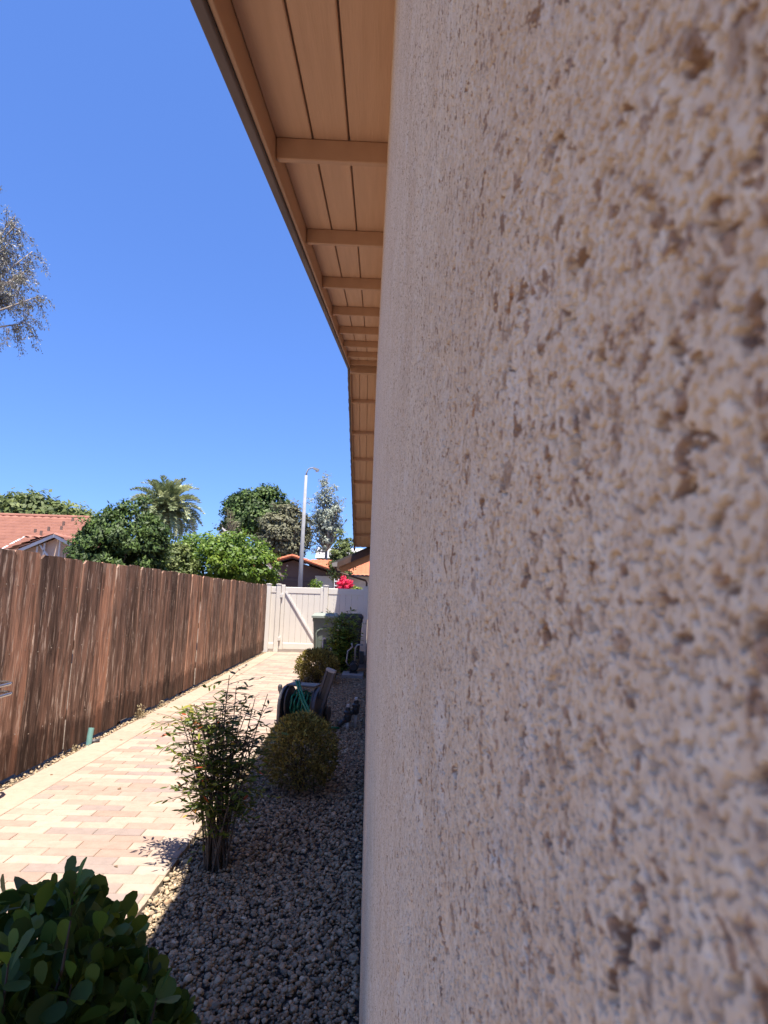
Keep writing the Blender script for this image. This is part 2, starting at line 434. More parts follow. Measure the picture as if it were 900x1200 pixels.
def stones(name, xy, size, zbase, zvar, sub, parent=None, tints=None):
    n = len(xy); tv, tf = ico(sub); K = len(tv)
    L = size*np.clip(np.exp(NPR.normal(-0.08, 0.34, n)), 0.4, 2.1); W = L*NPR.uniform(0.6, 0.9, n); Hh = L*NPR.uniform(0.4, 0.68, n)
    # lumpy templates
    T = [tv*(1 + 0.20*np.sin(tv @ NPR.normal(0, 2.2, (3, 1)) + NPR.uniform(0, 6)) + 0.16*np.sin(tv @ NPR.normal(0, 4, (3, 1)))) for _ in range(24)]
    T = np.array(T)[NPR.integers(0, 24, n)]
    P = T*np.stack([L, W, Hh], 1)[:, None, :]*0.5
    ax = NPR.normal(0, 0.35, (n, 2)); az = NPR.uniform(0, 2*np.pi, n)
    for (i, j, an) in ((1, 2, ax[:, 0]), (0, 2, ax[:, 1]), (0, 1, az)):
        c = np.cos(an)[:, None]; s = np.sin(an)[:, None]; a = P[:, :, i].copy(); b = P[:, :, j].copy()
        P[:, :, i] = a*c - b*s; P[:, :, j] = a*s + b*c
    P[:, :, 0] += xy[:, 0:1]; P[:, :, 1] += xy[:, 1:2]; P[:, :, 2] += (zbase + NPR.uniform(0, 1, n)**1.3*zvar)[:, None]
    F = (tf[None] + (np.arange(n)*K)[:, None, None]).reshape(-1, 3)
    t = NPR.uniform(0, 1, n) if tints is None else tints
    return link(name, np_mesh(name, P.reshape(-1, 3), F, np.repeat(t, K)), M['stone'], parent, smooth=True)
def scatter(x0, x1, y0, y1, dens):
    n = int((x1-x0)*(y1-y0)*dens); return np.stack([NPR.uniform(x0, x1, n), NPR.uniform(y0, y1, n)], 1)
GX0, GX1 = PX1+0.012, 0.018
tag(stones('gravel', scatter(GX0, GX1, 1.3, 3.6, 5600), 0.0195, -0.032, 0.022, 1), 'grey gravel stones covering the planting bed by the stucco wall', 'gravel', kind='stuff')
tag(stones('gravel', scatter(GX0, GX1, 3.6, 13.5, 3300), 0.0245, -0.032, 0.022, 0), 'grey gravel further along the bed around the bushes', 'gravel', kind='stuff')
fs = scatter(-2.86, BX0-0.01, 3.5, 16.6, 1500)
tag(stones('gravel', fs, 0.024, -0.02, 0.02, 0, tints=NPR.uniform(0.45, 1, len(fs))), 'pale gravel strip between paving and wooden fence', 'gravel', kind='stuff')
# ------------------------------------------------------------------ the house on the right: gable end
SL = 0.298; TH = math.atan(SL); CT = math.cos(TH)
RIDGE_Y, EAVE0 = 10.8, 2.89                    # soffit underside is 2.89 m up beside the camera
RIDGE_Z = EAVE0 + RIDGE_Y*SL
END_Y, BACK_Y = 20.2, -2.2
def soffit_z(Y): return np.where(Y <= RIDGE_Y, EAVE0 + Y*SL, RIDGE_Z - (Y-RIDGE_Y)*SL)
WX = 0.023
house = tag(empty('house', (WX, 0, 0)), 'beige stucco house gable end with tan timber eaves along gravel bed', 'house')

def stucco_wall():
    ys = [-2.2, -1.2, -0.5, -0.2, -0.08, -0.02, 0.01]; yv = 0.02
    while yv < END_Y - 0.4: ys.append(yv); yv *= 1.16
    ys.append(END_Y - 0.2); ys = np.array(ys)
    zp = [0.0, 0.008]
    while zp[-1] < 1.60: zp.append(zp[-1]*1.3)
    zp = np.array(zp); zup = zp*(1.36/zp[-1]); zdn = -zp[1:]*(1.60/zp[-1])
    zeta = np.concatenate([zdn[::-1], zup]); ny, nz = len(ys), len(zeta)
    Y, Z = np.meshgrid(ys, zeta, indexing='ij')
    top = soffit_z(Y) + 0.05 - CAM_H
    s = np.clip((Z-0.25)/(1.36-0.25), 0, 1); s = s*s*(3-2*s)
    Z = np.where(Z > 0, Z*(1 + s*(top/1.36 - 1)), Z) + CAM_H
    V = np.stack([np.zeros(Y.size), Y.ravel(), Z.ravel()], 1)
    i = (np.arange(ny-1)[:, None]*nz + np.arange(nz-1)[None, :]).ravel()
    F = np.stack([i, i+1, i+nz+1, i+nz], 1)
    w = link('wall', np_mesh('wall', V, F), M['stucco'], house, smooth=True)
    md = w.modifiers.new('fine_relief', 'SUBSURF'); md.subdivision_type = 'SIMPLE'; md.levels = 0; md.render_levels = 1
    w.cycles.use_adaptive_subdivision = True; w.cycles.dicing_rate = 1.0
    # the body of the building behind the finish coat
    x0, x1 = 0.05, 8.0
    poly = [(x0, -2.2, -0.08), (x0, END_Y-0.2, -0.08), (x0, END_Y-0.2, soffit_z(END_Y-0.2)), (x0, RIDGE_Y, RIDGE_Z), (x0, -2.2, float(soffit_z(np.array(-2.2))))]
    MB().prism([tuple(map(float, p)) for p in poly], (x1-x0, 0, 0)).build('building_core', M['stucco_plain'], house)
stucco_wall()

# roof: deck with boards, lookouts, barge boards and shingle courses under it
deck = MB()
lenA = (RIDGE_Y-BACK_Y)/CT; lenB = (END_Y-RIDGE_Y)/CT
for (y0, z0, y1, z1) in ((BACK_Y, EAVE0+BACK_Y*SL, RIDGE_Y, RIDGE_Z), (RIDGE_Y, RIDGE_Z, END_Y, RIDGE_Z-(END_Y-RIDGE_Y)*SL)):
    n = Vector((0, -(z1-z0), y1-y0)).normalized()
    a = Vector((-0.51, y0, z0)) + n*0.022; b_ = Vector((-0.51, y1, z1)) + n*0.03
    deck.prism([a, b_, b_+n*0.03, a+n*0.03], (8.6, 0, 0))
roof = deck.build('roof', M['tan'], house, (-WX, 0, 0)); roof['label'] = 'tan painted rake eaves under grey shingles'
SLOPES = [(Vector((0, 0, EAVE0)), TH, BACK_Y/CT, RIDGE_Y/CT), (Vector((0, RIDGE_Y, RIDGE_Z)), -TH, 0.0, lenB)]
lk = MB().box((-0.488, -0.021, -0.092), (0.06, 0.021, -0.001), 0.004).mesh('lookout'); lk.materials.append(M['tan'])
shm = MB().box((-0.56, -0.012, 0.0), (7.9, 0.165, 0.011), 0.003).mesh('shingle_course'); shm.materials.append(M['shingle'])
for si, (org, th, t0, t1) in enumerate(SLOPES):
    rotn = (th, 0, 0)
    for (xa, xb) in ((-0.488, -0.325), (-0.317, -0.160), (-0.152, 0.05)):
        MB().box((xa, t0, 0.0), (xb, t1, 0.019), 0.004).build('soffit_board', M['tanboard'], roof, org, rotn)
    MB().box((-0.508, t0, -0.130), (-0.490, t1 + (0.012 if si == 0 else 0), 0.020), 0.003).build('barge_board', M['tan'], roof, org, rotn)
    MB().box((-0.548, t0, -0.150), (-0.510, t1 + (0.014 if si == 0 else 0), 0.054), 0.004).build('barge_trim', M['trimgrey'], roof, org, rotn)
    u = Vector((0, math.cos(th), math.sin(th)))
    if si == 0: ts = [2.39/CT + 1.21*k for k in range(-3, 9)]
    else: ts = [1.232 + 1.232*k for k in range(0, 8)]
    for t in ts:
        if t0 < t < t1 - 0.1: link('lookout', lk, None, roof, org + u*t, rotn)
    # courses: lower edge overlaps the one below
    nrm = Vector((0, -math.sin(th), math.cos(th)))
    t = t0
    while t < t1 - 0.05:
        sgn = 1 if si == 0 else -1
        base = org + u*t + nrm*0.056
        link('shingle_course', shm, None, roof, base + Vector((RND.uniform(-.012, .008), 0, 0)), (th - 0.07*sgn, 0, 0) if si == 0 else (th + 0.07, 0, math.pi*0))
        t += 0.145
MB().box((-0.488, RIDGE_Y-0.045, RIDGE_Z-0.24), (0.05, RIDGE_Y+0.045, RIDGE_Z-0.004), 0.004).build('ridge_beam', M['tan'], roof)
MB().box((-0.56, RIDGE_Y-0.14, RIDGE_Z+0.062), (7.9, RIDGE_Y+0.14, RIDGE_Z+0.085), 0.008).build('ridge_cap', M['shingle'], roof)

# lower porch roof past the gable, sloping down to the path
fasc = simple('dark_fascia', (0.115, 0.062, 0.045), (0.08, 0.045, 0.032), 5)
porch = MB().prism([(0.2, 20.15, 3.36), (-1.20, 20.15, 2.70), (-1.20, 20.15, 2.78), (0.2, 20.15, 3.44)], (0, 3.0, 0)).build('porch_roof', M['shingle'], house, (-WX, 0, 0))
MB().prism([(0.2, 20.11, 3.14), (-1.12, 20.11, 2.56), (-1.12, 20.11, 2.735), (0.2, 20.11, 3.357)], (0, 0.035, 0)).build('fascia', fasc, porch)
MB().prism([(0.2, 20.18, 3.22), (-1.10, 20.18, 2.63), (-1.10, 20.18, 2.65), (0.2, 20.18, 3.24)], (0, 2.9, 0)).build('soffit', M['tanboard'], porch)
for k in range(5):
    yk = 20.5 + k*0.6
    MB().prism([(0.15, yk, 3.06), (-1.05, yk, 2.53), (-1.05, yk, 2.65), (0.15, yk, 3.20)], (0, 0.05, 0)).build('rafter', M['tan'], porch)
MB().prism([(-1.09, 20.02, 2.60), (-1.25, 20.02, 2.60), (-1.28, 20.02, 2.72), (-1.09, 20.02, 2.76)], (0, 3.1, 0)).build('gutter', simple('gutter_paint', (0.30, 0.27, 0.25), None, 5), porch)
MB().tube([(-1.17, 20.2, 2.60), (-1.10, 20.2, 2.44), (-0.55, 20.2, 2.28), (-0.10, 20.2, 2.16), (-0.055, 20.2, 2.08), (-0.055, 20.2, 0)], 0.034, 8).build('downpipe', fasc, porch)

# ------------------------------------------------------------------ wooden fence
FX = -2.815
fence = tag(empty('wooden_fence', (FX, 0, 0)), 'weathered brown wooden fence of wide dog-eared boards beside paved path', 'fence')
def board_mesh(w, h, seed):
    R = random.Random(seed); nx, nz = 5, 14; V = []; F = []
    cup = R.uniform(-0.006, 0.006); tw = R.uniform(-0.008, 0.008); bow = R.uniform(-0.006, 0.006); wav = [R.uniform(-0.0025, 0.0025) for _ in range(nz+1)]
    ear = 0.036
    def outline(k, side):
        z = h*k/nz
        e = 0.0
        if k == nz: e = ear
        return z, e
    zs = [h*k/(nz-1)*(1-ear/h) for k in range(nz)] + [h]
    for d in (0.0, -0.019):
        for k, z in enumerate(zs):
            e = ear*0.9 if k == nz else 0.0
            for i in range(nx):
                fx = -1 + 2*i/(nx-1); yv = fx*(w/2 - e) + (wav[k] if abs(fx) == 1 else 0)
                x = cup*(1-fx*fx) + tw*fx*(z/h-0.5) + bow*math.sin(math.pi*z/h) + d
                V.append((x, yv, z + (R.uniform(-.004, .004) if k == nz else 0)))
    nr = nz+1; A = nr*nx
    for k in range(nr-1):
        for i in range(nx-1):
            q = (k*nx+i, k*nx+i+1, (k+1)*nx+i+1, (k+1)*nx+i); F.append(q); F.append(tuple(A+j for j in q[::-1]))
        for i in (0, nx-1):
            q = (k*nx+i, (k+1)*nx+i, A+(k+1)*nx+i, A+k*nx+i); F.append(q if i == 0 else q[::-1])
    for k in (0, nr-1):
        for i in range(nx-1):
            q = (k*nx+i+1, k*nx+i, A+k*nx+i, A+k*nx+i+1); F.append(q if k == 0 else q[::-1])
    m = bpy.data.meshes.new('board'); m.from_pydata(V, [], F); m.update(); m.materials.append(M['fence']); return m
edges = [2.52, 2.88, 3.22, 3.58, 3.94, 4.30, 4.70, 5.08, 5.46, 5.82, 6.22, 6.60, 6.97, 7.31, 7.68, 8.04, 8.43]
while edges[-1] < 16.0: edges.append(edges[-1] + RND.choice((0.30, 0.34, 0.36, 0.38)))
edges[-1] = 16.42
FB = [board_mesh(0.35, 1.80, 100+k) for k in range(9)]
for k in range(len(edges)-1):
    a, b = edges[k], edges[k+1]
    o = link('board', FB[(k*5+k//4) % 9], None, fence, ((0.009 if k % 2 else -0.009) + RND.uniform(-0.006, 0.006), (a+b)/2, 0.035 + RND.uniform(-0.012, 0.012)), (RND.uniform(-.004, .004), 0, math.pi if False else 0))
    o.scale = (1, (b-a-(0.012 if abs(b-7.31) < 0.01 else -0.008))/0.35, 1)
nl = MB()
for zc in (0.31, 0.98, 1.52):
    for yk in (-0.10, 0.09): nl.lathe([(0.0055, 0.0), (0.0055, 0.003), (0.003, 0.005)], 7, (0.0, yk+0.01*math.sin(zc*9), zc+0.012*math.sin(yk*90)), 'X')
nm = nl.mesh('nails'); nm.materials.append(simple('nail_steel', (0.30, 0.24, 0.20), None, 30, 0.6, 0, metal=0.4))
for bo in [c for c in fence.children if c.name.startswith('board')]: link('nails', nm, None, bo, (0.004, 0, 0))
for zc in (0.35, 1.0, 1.55):
    MB().box((-0.06, 2.5, zc-0.045), (-0.024, 16.4, zc+0.045), 0.004).build('rail', M['fence'], fence)
for k in range(7):
    MB().box((-0.15, 2.6+k*2.3-0.045, -0.08), (-0.062, 2.6+k*2.3+0.045, 1.75), 0.005).build('post', M['fence'], fence)

# ------------------------------------------------------------------ vinyl fence and gate across the path
GY = 16.8
vf = tag(empty('vinyl_fence', (-1.5, GY, 0)), 'cream vinyl privacy fence panels and posts either side of the gate', 'fence')
def vinyl_panel(x0, x1, parent, z0=0.06, z1=1.80):
    MB().box((x0, -0.025, z1-0.17), (x1, 0.025, z1), 0.008).build('top_rail', M['vinyl'], parent)
    MB().box((x0, -0.025, z0), (x1, 0.025, z0+0.17), 0.008).build('bottom_rail', M['vinyl'], parent)
    n = max(1, round((x1-x0)/0.17)); w = (x1-x0)/n
    for k in range(n):
        MB().box((x0+k*w+0.002, -0.014, z0+0.165), (x0+(k+1)*w-0.002, 0.014, z1-0.165), 0.005).build('plank', M['vinyl'], parent)
def vinyl_post(xc, parent, w=0.127, h=1.86):
    p = MB().box((xc-w/2, -w/2, -0.08), (xc+w/2, w/2, h), 0.006).build('post', M['vinyl'], parent)
    MB().add([(xc-w/2-.01, -w/2-.01, h), (xc+w/2+.01, -w/2-.01, h), (xc+w/2+.01, w/2+.01, h), (xc-w/2-.01, w/2+.01, h),
              (xc-w/2-.01, -w/2-.01, h+.02), (xc+w/2+.01, -w/2-.01, h+.02), (xc+w/2+.01, w/2+.01, h+.02), (xc-w/2-.01, w/2+.01, h+.012), (xc, 0, h+.03)],
             [(3,2,1,0), (0,1,5,4), (1,2,6,5), (2,3,7,6), (3,0,4,7), (4,5,8), (5,6,8), (6,7,8), (7,4,8)]).build('post_cap', M['vinyl'], p)
ox = 1.5
vinyl_panel(-2.76+ox, -2.605+ox, vf); vinyl_panel(-1.135+ox, -0.13+ox, vf)
for xc in (-2.825, -2.54, -1.20, -0.066): vinyl_post(xc+ox, vf)
vg = tag(empty('vinyl_gate', (-1.5, GY, 0)), 'cream vinyl gate leaf with white diagonal brace across the paved path', 'gate')
vinyl_panel(-2.36+ox, -1.36+ox, vg, 0.07, 1.80)
for xa in (-2.465, -1.36):
    MB().box((xa+ox, -0.03, 0.06), (xa+0.10+ox, 0.03, 1.86 if xa < -2 else 1.83), 0.008).build('stile', M['vinyl'], vg)
bw = MB(); pa, pb = Vector((-2.34+ox, -0.046, 1.66)), Vector((-1.38+ox, -0.046, 0.20)); dd = (pb-pa).normalized(); nn = Vector((dd.z, 0, -dd.x))*0.022
bw.prism([pa-nn, pb-nn, pb+nn, pa+nn], (0, 0.03, 0)); bw.build('brace', simple('white_vinyl', (0.80, 0.78, 0.75), None, 2, 0.4, 0), vg)
dark_metal = simple('dark_metal', (0.05, 0.05, 0.05), None, 10, 0.45, 0.1, 0.001, 0.6)
for z in (0.35, 1.55): MB().box((-2.49+ox, -0.075, z-0.05), (-2.42+ox, -0.032, z+0.05), 0.004).build('hinge', simple('white_hinge', (0.72, 0.70, 0.67), None, 2, 0.4, 0), vg)
MB().box((-1.32+ox, -0.06, 1.06), (-1.19+ox, -0.032, 1.13), 0.004).build('latch', dark_metal, vg)
# ------------------------------------------------------------------ foliage tools
QUAD = np.array([(0, 0, 0), (0.5, 0.45, 0.08), (0, 1, 0), (-0.5, 0.45, 0.08)], dtype=float)
OBO = np.array([(0, 0, 0), (0.22, 0.2, 0.05), (0.42, 0.55, 0.08), (0.40, 0.82, 0.06), (0.16, 0.99, 0), (-0.16, 0.99, 0), (-0.40, 0.82, 0.06), (-0.42, 0.55, 0.08), (-0.22, 0.2, 0.05)], dtype=float)
HEX = np.array([(0, 0, 0), (0.38, 0.25, 0.06), (0.42, 0.62, 0.06), (0, 1, -0.04), (-0.42, 0.62, 0.06), (-0.38, 0.25, 0.06)], dtype=float)
def unit(a): return a/np.maximum(np.linalg.norm(a, axis=-1, keepdims=True), 1e-9)
def leaves(name, P, D, N, length, width, mat, tint, parent, template=QUAD, kind='stuff'):
    """one mesh of leaf faces: P base points, D length axis, N normal hint"""
    n = len(P); D = unit(D); S = unit(np.cross(D, N)); N2 = np.cross(S, D); K = len(template)
    L = np.broadcast_to(length, (n,))[:, None, None]; W = np.broadcast_to(width, (n,))[:, None, None]
    t = template[None]
    V = P[:, None] + S[:, None]*t[..., 0:1]*W + D[:, None]*t[..., 1:2]*L + N2[:, None]*t[..., 2:3]*W
    F = np.arange(n*K).reshape(n, K)
    o = link(name, np_mesh(name, V.reshape(-1, 3), F, np.repeat(np.clip(tint, 0, 1), K)), mat, parent)
    if kind: o['kind'] = kind
    return o
def rdir(n): return unit(NPR.normal(0, 1, (n, 3)))

def clump_crown(center, radii, n_clumps, per, clump_r, jitter=0.25, low=-0.5, fill=0.5, lobes=5, seed=0):
    """leaf positions grouped in clumps through an uneven ellipsoid; returns P, outward N, clump shade tint"""
    rg = np.random.default_rng(seed); c = np.array(center); R = np.array(radii)
    d = rg.normal(0, 1, (n_clumps*3, 3)); d /= np.linalg.norm(d, axis=1, keepdims=True); d = d[d[:, 2] > low][:n_clumps]
    lob = rg.normal(0, 1, (lobes, 3)); lob /= np.linalg.norm(lob, axis=1, keepdims=True)
    bulge = np.max(d @ lob.T, axis=1); rad = (0.72 + 0.30*bulge**2)*(1 + rg.normal(0, jitter*0.35, len(d)))
    rad *= np.where(rg.random(len(d)) < fill, 1.0, rg.uniform(0.35, 0.85, len(d)))
    C = c + d*R*rad[:, None]
    m = len(C); cr = clump_r*rg.uniform(0.6, 1.35, m)
    o = rg.normal(0, 1, (m, per, 3)); o /= np.linalg.norm(o, axis=2, keepdims=True); o *= rg.random((m, per, 1))**0.45
    P = C[:, None] + o*cr[:, None, None]*np.array([1.15, 1.15, 0.8])
    N = o + d[:, None]*0.5 + np.array([0, 0, 0.45])
    T = (rg.uniform(0.15, 0.85, m)[:, None] + rg.normal(0, 0.16, (m, per))).clip(0, 1)
    return P.reshape(-1, 3), unit(N.reshape(-1, 3)), T.ravel(), C

def tree(name, label, base, height, center, radii, n_clumps, per, clump_r, leaf, mat, seed, trunk_r=0.15, bark='bark', group=None, upright=0.0, template=QUAD, low=-0.5, narrow=0.6, droop=0.0, fill=0.5, cat='tree', lobes=5, limbs=10):
    root = tag(empty(name, base), label, cat, group)
    b = Vector(base); c = Vector(center) - b
    P, N, T, C = clump_crown(tuple(c), radii, n_clumps, per, clump_r, seed=seed, low=low, fill=fill, lobes=lobes)
    D = NPR.normal(0, 1, P.shape) + np.array([0, 0, upright]) - np.array([0, 0, droop]); D = D - N*np.sum(D*N, axis=1, keepdims=True)*0.6
    L = leaf*NPR.uniform(0.6, 1.3, len(P))
    leaves('crown', P, D, N, L, L*narrow, mat, T, root, template)
    t = MB(); fork = Vector((c.x*0.6, c.y*0.6, max(0.4, c.z - radii[2]*0.75)))
    t.tube([(0, 0, -0.1), (fork.x*0.4+0.04*trunk_r, fork.y*0.4, fork.z*0.5), tuple(fork)], [trunk_r*1.25, trunk_r*0.95, trunk_r*0.75], 9)
    for q in C[:: max(1, len(C)//limbs)]:
        q = Vector(q); mid = fork.lerp(q, 0.5) + Vector((0, 0, -0.08*(q-fork).length))
        t.tube([tuple(fork), tuple(mid), tuple(q)], [trunk_r*0.55, trunk_r*0.33, trunk_r*0.10], 6)
    t.build('trunk', M[bark], root, smooth=True)
    return root

M['lf_dark'] = leaf_mat('dark_leaf', [(0, (0.026, 0.049, 0.010)), (0.5, (0.053, 0.096, 0.018)), (1, (0.110, 0.174, 0.029))], 0.6, 0.2)
M['lf_bright'] = leaf_mat('bright_leaf', [(0, (0.058, 0.112, 0.013)), (0.5, (0.123, 0.210, 0.023)), (1, (0.248, 0.330, 0.042))], 0.5, 0.35)
M['lf_mid'] = leaf_mat('mid_leaf', [(0, (0.070, 0.101, 0.030)), (0.5, (0.132, 0.168, 0.049)), (1, (0.211, 0.252, 0.070))], 0.6, 0.3)
M['lf_grey'] = leaf_mat('grey_green_leaf', [(0, (0.084, 0.088, 0.050)), (0.5, (0.147, 0.144, 0.080)), (1, (0.240, 0.232, 0.130))], 0.6, 0.3)
M['lf_pale'] = leaf_mat('pale_grey_leaf', [(0, (0.168, 0.196, 0.154)), (0.5, (0.266, 0.301, 0.238)), (1, (0.406, 0.434, 0.350))], 0.6, 0.3)
M['lf_euc'] = leaf_mat('eucalyptus_leaf', [(0, (0.125, 0.106, 0.101)), (0.35, (0.175, 0.175, 0.121)), (0.7, (0.250, 0.250, 0.203)), (1, (0.450, 0.425, 0.419))], 0.5, 0.25)
M['lf_palm'] = leaf_mat('palm_leaf', [(0, (0.05, 0.065, 0.032)), (0.5, (0.105, 0.125, 0.065)), (1, (0.20, 0.215, 0.13))], 0.5, 0.25)
M['lf_pink'] = leaf_mat('pink_bract', [(0, (0.55, 0.01, 0.06)), (0.6, (0.80, 0.02, 0.11)), (1, (0.85, 0.06, 0.14))], 0.6, 0.35)
M['lf_lime'] = leaf_mat('lime_leaf', [(0, (0.12, 0.19, 0.03)), (1, (0.36, 0.42, 0.09))], 0.6, 0.35)
M['lf_gold'] = leaf_mat('golden_leaf', [(0, (0.071, 0.066, 0.017)), (0.35, (0.166, 0.140, 0.032)), (0.7, (0.299, 0.248, 0.057)), (1, (0.528, 0.445, 0.107))], 0.6, 0.3)
M['lf_nand'] = leaf_mat('nandina_leaf', [(0, (0.040, 0.066, 0.013)), (0.45, (0.082, 0.124, 0.018)), (0.72, (0.180, 0.215, 0.027)), (0.88, (0.360, 0.331, 0.045)), (1, (0.432, 0.091, 0.032))], 0.45, 0.4)
M['lf_fern'] = leaf_mat('fern_leaf', [(0, (0.073, 0.133, 0.025)), (0.5, (0.183, 0.273, 0.047)), (0.85, (0.406, 0.476, 0.076)), (1, (0.649, 0.476, 0.086))], 0.5, 0.35)
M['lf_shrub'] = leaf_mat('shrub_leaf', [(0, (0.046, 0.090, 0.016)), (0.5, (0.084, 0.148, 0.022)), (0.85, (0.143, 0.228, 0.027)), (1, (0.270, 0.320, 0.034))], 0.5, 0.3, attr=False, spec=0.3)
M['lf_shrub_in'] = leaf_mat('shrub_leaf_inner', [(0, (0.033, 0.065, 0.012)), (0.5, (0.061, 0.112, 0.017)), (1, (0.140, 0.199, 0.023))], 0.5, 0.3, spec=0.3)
M['dry'] = leaf_mat('dry_grass', [(0, (0.22, 0.16, 0.09)), (1, (0.45, 0.38, 0.24))], 0.8, 0.2)

# ------------------------------------------------------------------ planting in the gravel bed
def round_bush(label, base, rx, rz, n, leaf, seed, mat='lf_gold'):
    root = tag(empty('round_bush', base), label, 'bush')
    rg = np.random.default_rng(seed); d = unit(rg.normal(0, 1, (n, 3)))
    d[:, 2] = np.where(d[:, 2] < -0.75, -d[:, 2], d[:, 2])
    lump = 1 + 0.07*pn(d[:, 0]*3+seed, d[:, 1]*3+d[:, 2]*2, seed) + 0.06*pn(d[:, 0]*7, d[:, 2]*7+d[:, 1]*5, seed+1)
    r = lump*(1 - 0.55*rg.random(n)**2.2)*np.where(rg.random(n) < 0.06, 1.07, 1.0)
    P = d*r[:, None]*np.array([rx, rx, rz]) + np.array([0, 0, rz*0.92])
    D = d + rg.normal(0, 0.75, (n, 3)) + np.array([0, 0, 0.35]); N = rg.normal(0, 1, (n, 3)) + d*0.4
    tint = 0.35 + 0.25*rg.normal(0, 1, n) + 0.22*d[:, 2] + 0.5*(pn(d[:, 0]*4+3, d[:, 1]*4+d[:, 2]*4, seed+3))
    leaves('foliage', P, D, N, leaf*rg.uniform(0.6, 1.4, n), leaf*0.42*rg.uniform(0.7, 1.3, n), M[mat], tint, root)
    s = MB()
    for k in range(16):
        q = Vector(d[k])*0.7; s.tube([(0, 0, -0.05), (q.x*rx*0.4, q.y*rx*0.4, rz*0.5), (q.x*rx, q.y*rx, rz*(0.92+q.z))], [0.012, 0.008, 0.003], 5)
    s.build('stems', M['stem'], root)
    return root
round_bush('rounded olive gold bush between the nandina and the hose reel', (-0.505, 5.02, -0.01), 0.295, 0.30, 9000, 0.030, 5)
round_bush('rounded bush beyond the hose reel, before the green bin', (-0.885, 11.0, -0.01), 0.385, 0.31, 7000, 0.045, 6)

def stemmed_plant(name, label, base, tops, mat, seed, leaf=0.05, narrow=0.26, spray=7, red=True, low=0.25, stem_mat='stem'):
    """upright canes with pinnate sprays of narrow leaflets"""
    root = tag(empty(name, base), label, 'plant'); rg = np.random.default_rng(seed)
    s = MB(); P = []; D = []; T = []; Ls = []
    for (tx, ty, tz, dens, warm) in tops:
        a = Vector((rg.uniform(-.07, .07), rg.uniform(-.07, .07), -0.02)); t = Vector((tx, ty, tz))
        mid = a.lerp(t, 0.5) + Vector((-(tx-a.x)*0.22, -(ty-a.y)*0.22, 0.05)); pts = []
        for k in range(9):
            w = k/8; pts.append((1-w)**2*a + 2*w*(1-w)*mid + w*w*t)
        s.tube([tuple(p) for p in pts], [0.0062*(1-0.65*k/8) for k in range(9)], 5)
        for k in range(int(dens)):
            w = low + (1-low)*rg.random()**0.75; p = (1-w)**2*a + 2*w*(1-w)*mid + w*w*t
            az = rg.uniform(0, 2*math.pi); el = rg.uniform(-0.25, 0.75); ln = rg.uniform(0.10, 0.22)*(0.7+0.4*w)
            dv = Vector((math.cos(az)*math.cos(el), math.sin(az)*math.cos(el), math.sin(el))); q = p + dv*ln + Vector((0, 0, -0.03))
            s.tube([tuple(p), tuple(p.lerp(q, 0.5)+Vector((0, 0, .012))), tuple(q)], [0.0022, 0.0017, 0.0009], 4, cap=False)
            side = dv.cross(Vector((0, 0, 1))).normalized()
            for j in range(spray):
                f = 0.3 + 0.7*j/(spray-1); c = p.lerp(q, f); sg = (-1)**j
                dl = dv*0.7 + side*sg*(0.9 if j < spray-1 else 0) + Vector(rg.normal(0, 0.25, 3)) + Vector((0, 0, -0.15))
                P.append(c); D.append(dl); T.append(min(1, max(0, rg.normal(0.36, 0.2) + warm + (0.3 if rg.random() < 0.02 and red else 0)))); Ls.append(leaf*rg.uniform(0.65, 1.3))
    P = np.array([tuple(p) for p in P]); D = np.array([tuple(p) for p in D]); Ls = np.array(Ls)
    N = NPR.normal(0, 0.5, P.shape) + np.array([0, 0, 1.0])
    leaves('foliage', P, D, N, Ls, Ls*narrow, M[mat], np.array(T), root, HEX)
    s.build('canes', M[stem_mat], root)
    return root
rg_ = random.Random(3)
tops = []
for k in range(26):
    a = rg_.uniform(0, 6.28); r = rg_.uniform(0.03, 0.22)
    tops.append((r*math.cos(a)-0.02, r*math.sin(a)*0.9, rg_.uniform(0.45, 0.92), 10, 0.10))
for (x, yv, z) in ((-0.24, 0.02, 0.86), (-0.18, -0.05, 0.90), (-0.28, 0.05, 0.80), (-0.15, 0.08, 0.86)): tops.append((x, yv, z, 26, 0.30))
tops += [(0.0, 0.02, 1.06, 26, -0.05), (0.05, 0.0, 1.0, 26, -0.05), (0.16, 0.04, 0.93, 9, -0.05), (0.24, 0.0, 0.96, 8, -0.05), (0.20, -0.05, 0.80, 8, -0.1), (0.12, 0.02, 0.55, 9, 0.1)]
stemmed_plant('nandina_plant', 'tall airy nandina with slender canes at the paving edge', (-0.82, 3.62, -0.01), tops, 'lf_nand', 9, 0.050, 0.30, low=0.30)
tops = []
for k in range(36):
    a = rg_.uniform(0, 6.28); r = rg_.uniform(0.08, 0.50)
    tops.append((r*math.cos(a)-0.05, r*math.sin(a)*0.7, rg_.uniform(0.5, 1.36)*(1-0.25*r), 20, 0.08))
stemmed_plant('feathery_plant', 'dark feathery arching plant in front of the bins', (-0.45, 12.6, -0.02), tops, 'lf_fern', 19, 0.09, 0.30, 7, False, 0.1)

